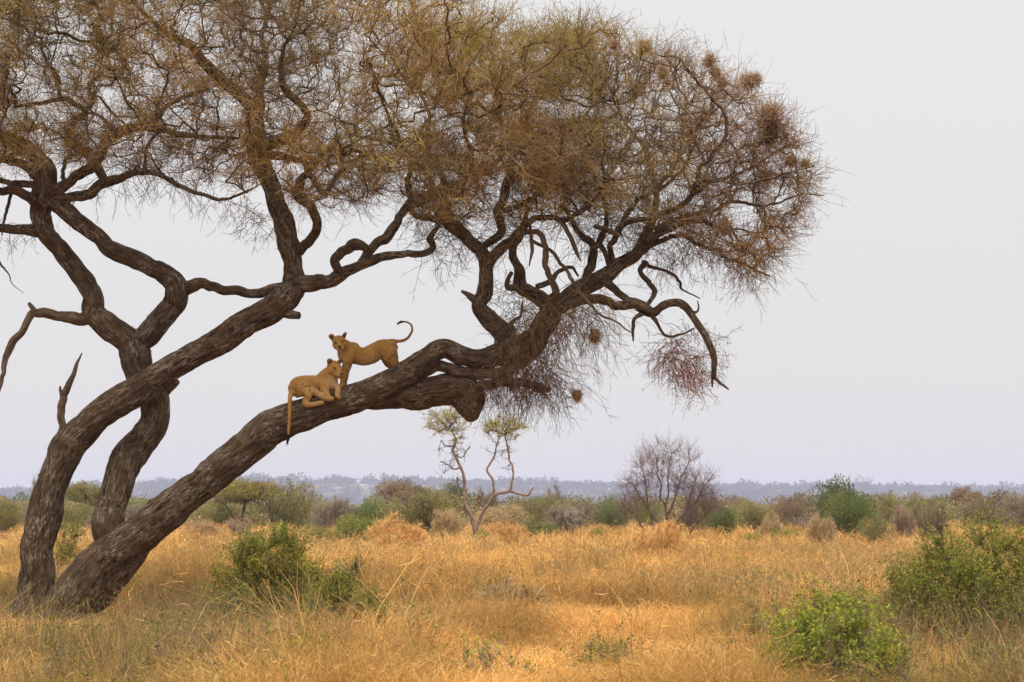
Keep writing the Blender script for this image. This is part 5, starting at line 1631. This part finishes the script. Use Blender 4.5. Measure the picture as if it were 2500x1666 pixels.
shrub(640, 1320, 110, 42, 56.0, "low bright green leafy strip behind the tall dark green shrub", (0.20, 0.25, 0.045), (0.16, 0.12, 0.08), 70, 4200, 0.06, 13, gaps=0.4)

# ------------------------------------------------------------------ grass and weeds
r = np.random.default_rng(77)


def field(n, y0, y1, rng, margin=1.32):
    """points spread evenly over the visible wedge of ground between two distances"""
    u = rng.random(n)
    Y = np.sqrt(y0 ** 2 + u * (y1 ** 2 - y0 ** 2))
    X = (rng.random(n) * 2 - 1) * Y * (W_PX / 2 / F_PX) * margin
    return X, Y


def grass_patch(n, y0, y1, hgt, wid, K, rng, clump=0.35):
    nc = n // 7
    X, Y = field(nc, y0, y1, rng)
    dens = fbm(np.stack([X * 0.55, Y * 0.35, 0 * X], -1), 3)
    X = np.repeat(X, 7) + rng.normal(size=nc * 7) * 0.10
    Y = np.repeat(Y, 7) + rng.normal(size=nc * 7) * 0.10
    dens = np.repeat(dens, 7)
    m = len(X)
    big = fbm(np.stack([X * 0.22 + 5, Y * 0.14, 0 * X], -1), 3)
    # trodden open strip in the middle foreground
    px = W_PX / 2 + X / Y * F_PX
    py = HORIZON + CAM_H / Y * F_PX
    lowv = np.clip(1.3 - np.abs(px - 1380) / 380.0, 0, 1) * np.clip((py - 1430) / 190.0, 0, 0.9)
    lowv = np.maximum(lowv, np.clip(1.4 - np.abs(px - 130) / 190.0, 0, 1) * np.clip(1.5 - np.abs(py - 1535) / 55.0, 0, 1))
    h = hgt * rng.uniform(0.35, 1.2, m) * np.clip(0.2 + 3.2 * (dens - 0.32), 0.28, 1.25) * (1 - 0.5 * lowv)
    az = rng.uniform(0, 2 * np.pi, m)
    lean = np.abs(rng.normal(size=m)) * 0.55 + 0.06 + 0.35 * lowv
    gz = ground_z(X, Y)
    t = np.linspace(0, 1, K)[None]
    bend = rng.uniform(0.3, 1.6, m)[:, None]
    out = h[:, None] * lean[:, None] * (t + bend * t ** 2.2)
    zz = h[:, None] * (t - 0.18 * bend * lean[:, None] * t ** 3)
    P = np.stack([X[:, None] + np.cos(az)[:, None] * out, Y[:, None] + np.sin(az)[:, None] * out, gz[:, None] - 0.01 + zz], -1)
    j = rng.normal(size=P.shape) * 0.055 * hgt * t[..., None]
    j[:, 0] = 0
    P = P + j
    w = wid * rng.uniform(0.5, 1.3, m)
    th = rng.uniform(0, 2 * np.pi, m)
    side = np.stack([np.cos(th), np.sin(th), 0 * th], -1)
    taper = np.interp(np.linspace(0, 1, K), [0, 0.5, 1], [1.0, 0.85, 0.25])
    nb = len(P)
    V, F = ribbons(P, w[:, None] * taper[None], side)
    # tangled broken leaves caught among the stalks
    ti = rng.integers(0, nb, int(nb * 0.85))
    tk = rng.integers(1, K, len(ti))
    TS = P[ti, tk] + rng.normal(size=(len(ti), 3)) * np.array([0.06, 0.06, 0.02])
    TD = unit(rng.normal(size=(len(ti), 3)) * np.array([1, 1, 0.6]))
    TT = twig_paths(TS, TD, rng.uniform(0.08, 0.24, len(ti)) * hgt * 1.6, 3, rng, 0.5)
    TT[..., 2] = np.maximum(TT[..., 2], gz[ti][:, None] + 0.01)
    V3, F3 = ribbons(TT, (w[ti] * 0.9)[:, None] * np.array([0.7, 1, 0.4])[None], unit(rng.normal(size=(len(ti), 3))))
    straw = np.array([0.68, 0.385, 0.118])
    pale = np.array([0.76, 0.52, 0.22])
    rust = np.array([0.47, 0.235, 0.07])
    grey = np.array([0.30, 0.215, 0.12])
    gren = np.array([0.26, 0.24, 0.05])
    u = rng.random((m, 1))
    c = straw + (pale - straw) * (u < 0.25) * rng.random((m, 1)) + (rust - straw) * (u > 0.72) * rng.random((m, 1))
    gm = np.clip((big - 0.48) * 5, 0, 0.75)[:, None] * (rng.random((m, 1)) < 0.65)
    # thicker grey-green growth towards both lower corners
    corner = np.clip((py - 1470) / 150.0, 0, 1) * np.clip(np.maximum((900 - px) / 500.0, (px - 1800) / 350.0), 0, 1)
    gm = np.maximum(gm, (corner * rng.random(m) * 0.7)[:, None])
    c = c + (grey - c) * gm
    gr = (rng.random((m, 1)) < 0.05 + 0.22 * corner[:, None] + 0.10 * np.clip((big[:, None] - 0.5) * 4, 0, 1))
    patch = np.clip((fbm(np.stack([X * 0.9 + 50, Y * 0.5, 0 * X], -1), 2) - 0.5) * 5, -0.6, 0.6)[:, None]
    c = c * (1 + 0.45 * patch * np.array([1, 1.05, 1.2]))
    c = np.where(gr, gren * rng.uniform(0.7, 1.2, (m, 1)), c) * rng.uniform(0.72, 1.18, (m, 1))
    c3 = np.repeat(c[ti] * rng.uniform(0.85, 1.2, (len(ti), 1)), 6, 0)
    return np.concatenate([V, V3]), np.concatenate([F, F3 + len(V)]), np.concatenate([np.repeat(c, 2 * K, 0), c3])


ga = Acc()
for n, y0, y1, h, w, K in ((185000, 17.5, 34.0, 0.41, 0.0038, 4), (138000, 33.0, 60.0, 0.58, 0.0068, 4), (104000, 58.0, 170.0, 0.62, 0.017, 3), (5000, 18.5, 48.0, 1.0, 0.0055, 4)):
    V, F, c = grass_patch(n, y0, y1, h, w, K, r)
    ga.add(V, F, col=c)
nt_ = 1100
X, Y = field(nt_, 18.8, 75.0, r)
open_ = (np.abs(W_PX / 2 + X / Y * F_PX - 1380) < 330) & (HORIZON + CAM_H / Y * F_PX > 1500) | (np.abs(W_PX / 2 + X / Y * F_PX - 130) < 160) & (np.abs(HORIZON + CAM_H / Y * F_PX - 1540) < 50)
X, Y = X[~open_], Y[~open_]
nt_ = len(X)
kb = 70
e = np.repeat(np.arange(nt_), kb)
rt = r.uniform(0.10, 0.34, nt_)
S = np.stack([X[e] + r.normal(size=len(e)) * rt[e] * 0.6, Y[e] + r.normal(size=len(e)) * rt[e] * 0.6, 0 * e], -1)
S[:, 2] = ground_z(S[:, 0], S[:, 1])
D = unit(np.stack([S[:, 0] - X[e], S[:, 1] - Y[e], 0 * e], -1) * 1.2 + r.normal(size=(len(e), 3)) * 0.22 + np.array([0, 0, 1.0]))
P = twig_paths(S, D, r.uniform(0.35, 1.0, len(e)) * r.uniform(0.40, 0.85, nt_)[e], 4, r, 0.16, 0.06)
tc = np.array([[0.46, 0.28, 0.11], [0.31, 0.21, 0.10], [0.60, 0.37, 0.13], [0.36, 0.30, 0.085]])[r.integers(0, 4, nt_)]
V, F = ribbons(P, (0.0036 * np.maximum(1, Y[e] / 30.0))[:, None] * np.array([1, 0.9, 0.7, 0.3])[None], unit(r.normal(size=(len(e), 3))))
ga.add(V, F, col=np.repeat(tc[e] * r.uniform(0.6, 1.3, (len(e), 1)), 8, 0))
o = link("grass", ga.mesh("grass", M_GRASS, False))
tag(o, "dry straw-coloured savanna grass covering the plain", "grass", kind="stuff")

# thin woody weeds and small green herbs scattered in the grass
wa, la = Acc(), Acc()
n = 5600
X, Y = field(n, 18.5, 60.0, r)
px = W_PX / 2 + X / Y * F_PX
py = HORIZON + CAM_H / Y * F_PX
corner = np.clip((py - 1420) / 150.0, 0, 1) * np.clip(np.maximum((950 - px) / 500.0, (px - 1750) / 350.0), 0, 1)
keep = r.random(n) < (0.16 + 0.84 * corner) * np.where((np.abs(px - 1380) < 330) & (py > 1490) | (np.abs(px - 130) < 170) & (np.abs(py - 1530) < 60), 0.2, 1.0)
X, Y = X[keep], Y[keep]
n = len(X)
b = np.stack([X, Y, ground_z(X, Y)], -1)
m = n * 6
e = np.repeat(np.arange(n), 6)
S = b[e] + r.normal(size=(m, 3)) * np.array([0.05, 0.05, 0])
D = unit(r.normal(size=(m, 3)) * 0.35 + np.array([0, 0, 1.0]))
P = twig_paths(S, D, r.uniform(0.3, 0.85, m), 5, r, 0.10)
wc = np.where(r.random((m, 1)) < 0.5, np.array([0.29, 0.215, 0.14]), np.array([0.42, 0.28, 0.14])) * r.uniform(0.6, 1.25, (m, 1))
V, F = strands(P, np.full((m, 1), 0.0032) * np.array([1.3, 1.1, 0.9, 0.7, 0.4]), 3)
wa.add(V, F, col=np.repeat(wc, 15, 0))
m2 = m * 3
e2 = r.integers(0, m, m2)
S = P[e2, r.integers(1, 5, m2)]
P2 = twig_paths(S, unit(r.normal(size=(m2, 3)) + np.array([0, 0, 0.6])), r.uniform(0.06, 0.25, m2), 3, r, 0.2)
V, F = strands(P2, np.full((m2, 1), 0.0024) * np.array([1.1, 0.9, 0.4]), 3)
wa.add(V, F, col=np.repeat(wc[e2], 9, 0))
leafy = (r.random(n) < 0.42)[e[e2]]
idx = np.where(leafy)[0]
idx = np.repeat(idx, 4)
p = P2[idx, r.integers(0, 3, len(idx))] + r.normal(size=(len(idx), 3)) * 0.015
lc = np.where(r.random((len(p), 1)) < 0.5, np.array([0.22, 0.26, 0.04]), np.array([0.13, 0.17, 0.04])) * r.uniform(0.6, 1.3, (len(p), 1))
V, F = leaf_faces(p, r.uniform(0.02, 0.045, len(p)), np.array([0, 0, 0.3]), 0.55, r)
wa.add(V, F, col=np.repeat(lc, 4, 0))
o = link("undergrowth", wa.mesh("undergrowth", M_LEAF, False))
tag(o, "thin woody weeds and small green herbs mixed into the grass", "weeds", kind="stuff")

# ------------------------------------------------------------------ haze
hb = bmesh.new()
bmesh.ops.create_cube(hb, size=1.0)
hm = bpy.data.meshes.new("haze")
hb.to_mesh(hm)
hb.free()
m, t, out = new_mat("haze_air")
pv = nd(t, "ShaderNodeVolumePrincipled")
pv.inputs["Color"].default_value = (0.60, 0.665, 0.95, 1)
pv.inputs["Density"].default_value = 0.00018
pv.inputs["Anisotropy"].default_value = 0.1
t.links.new(pv.outputs[0], out.inputs["Volume"])
hm.materials.append(m)
hz_o = link("haze", hm)
hz_o.scale = (5400, 6000, 90)
hz_o.location = (0, 2900, 90 / 2 - 2.5)
tag(hz_o, "thin blue haze in the air over the plain", "haze", kind="stuff")
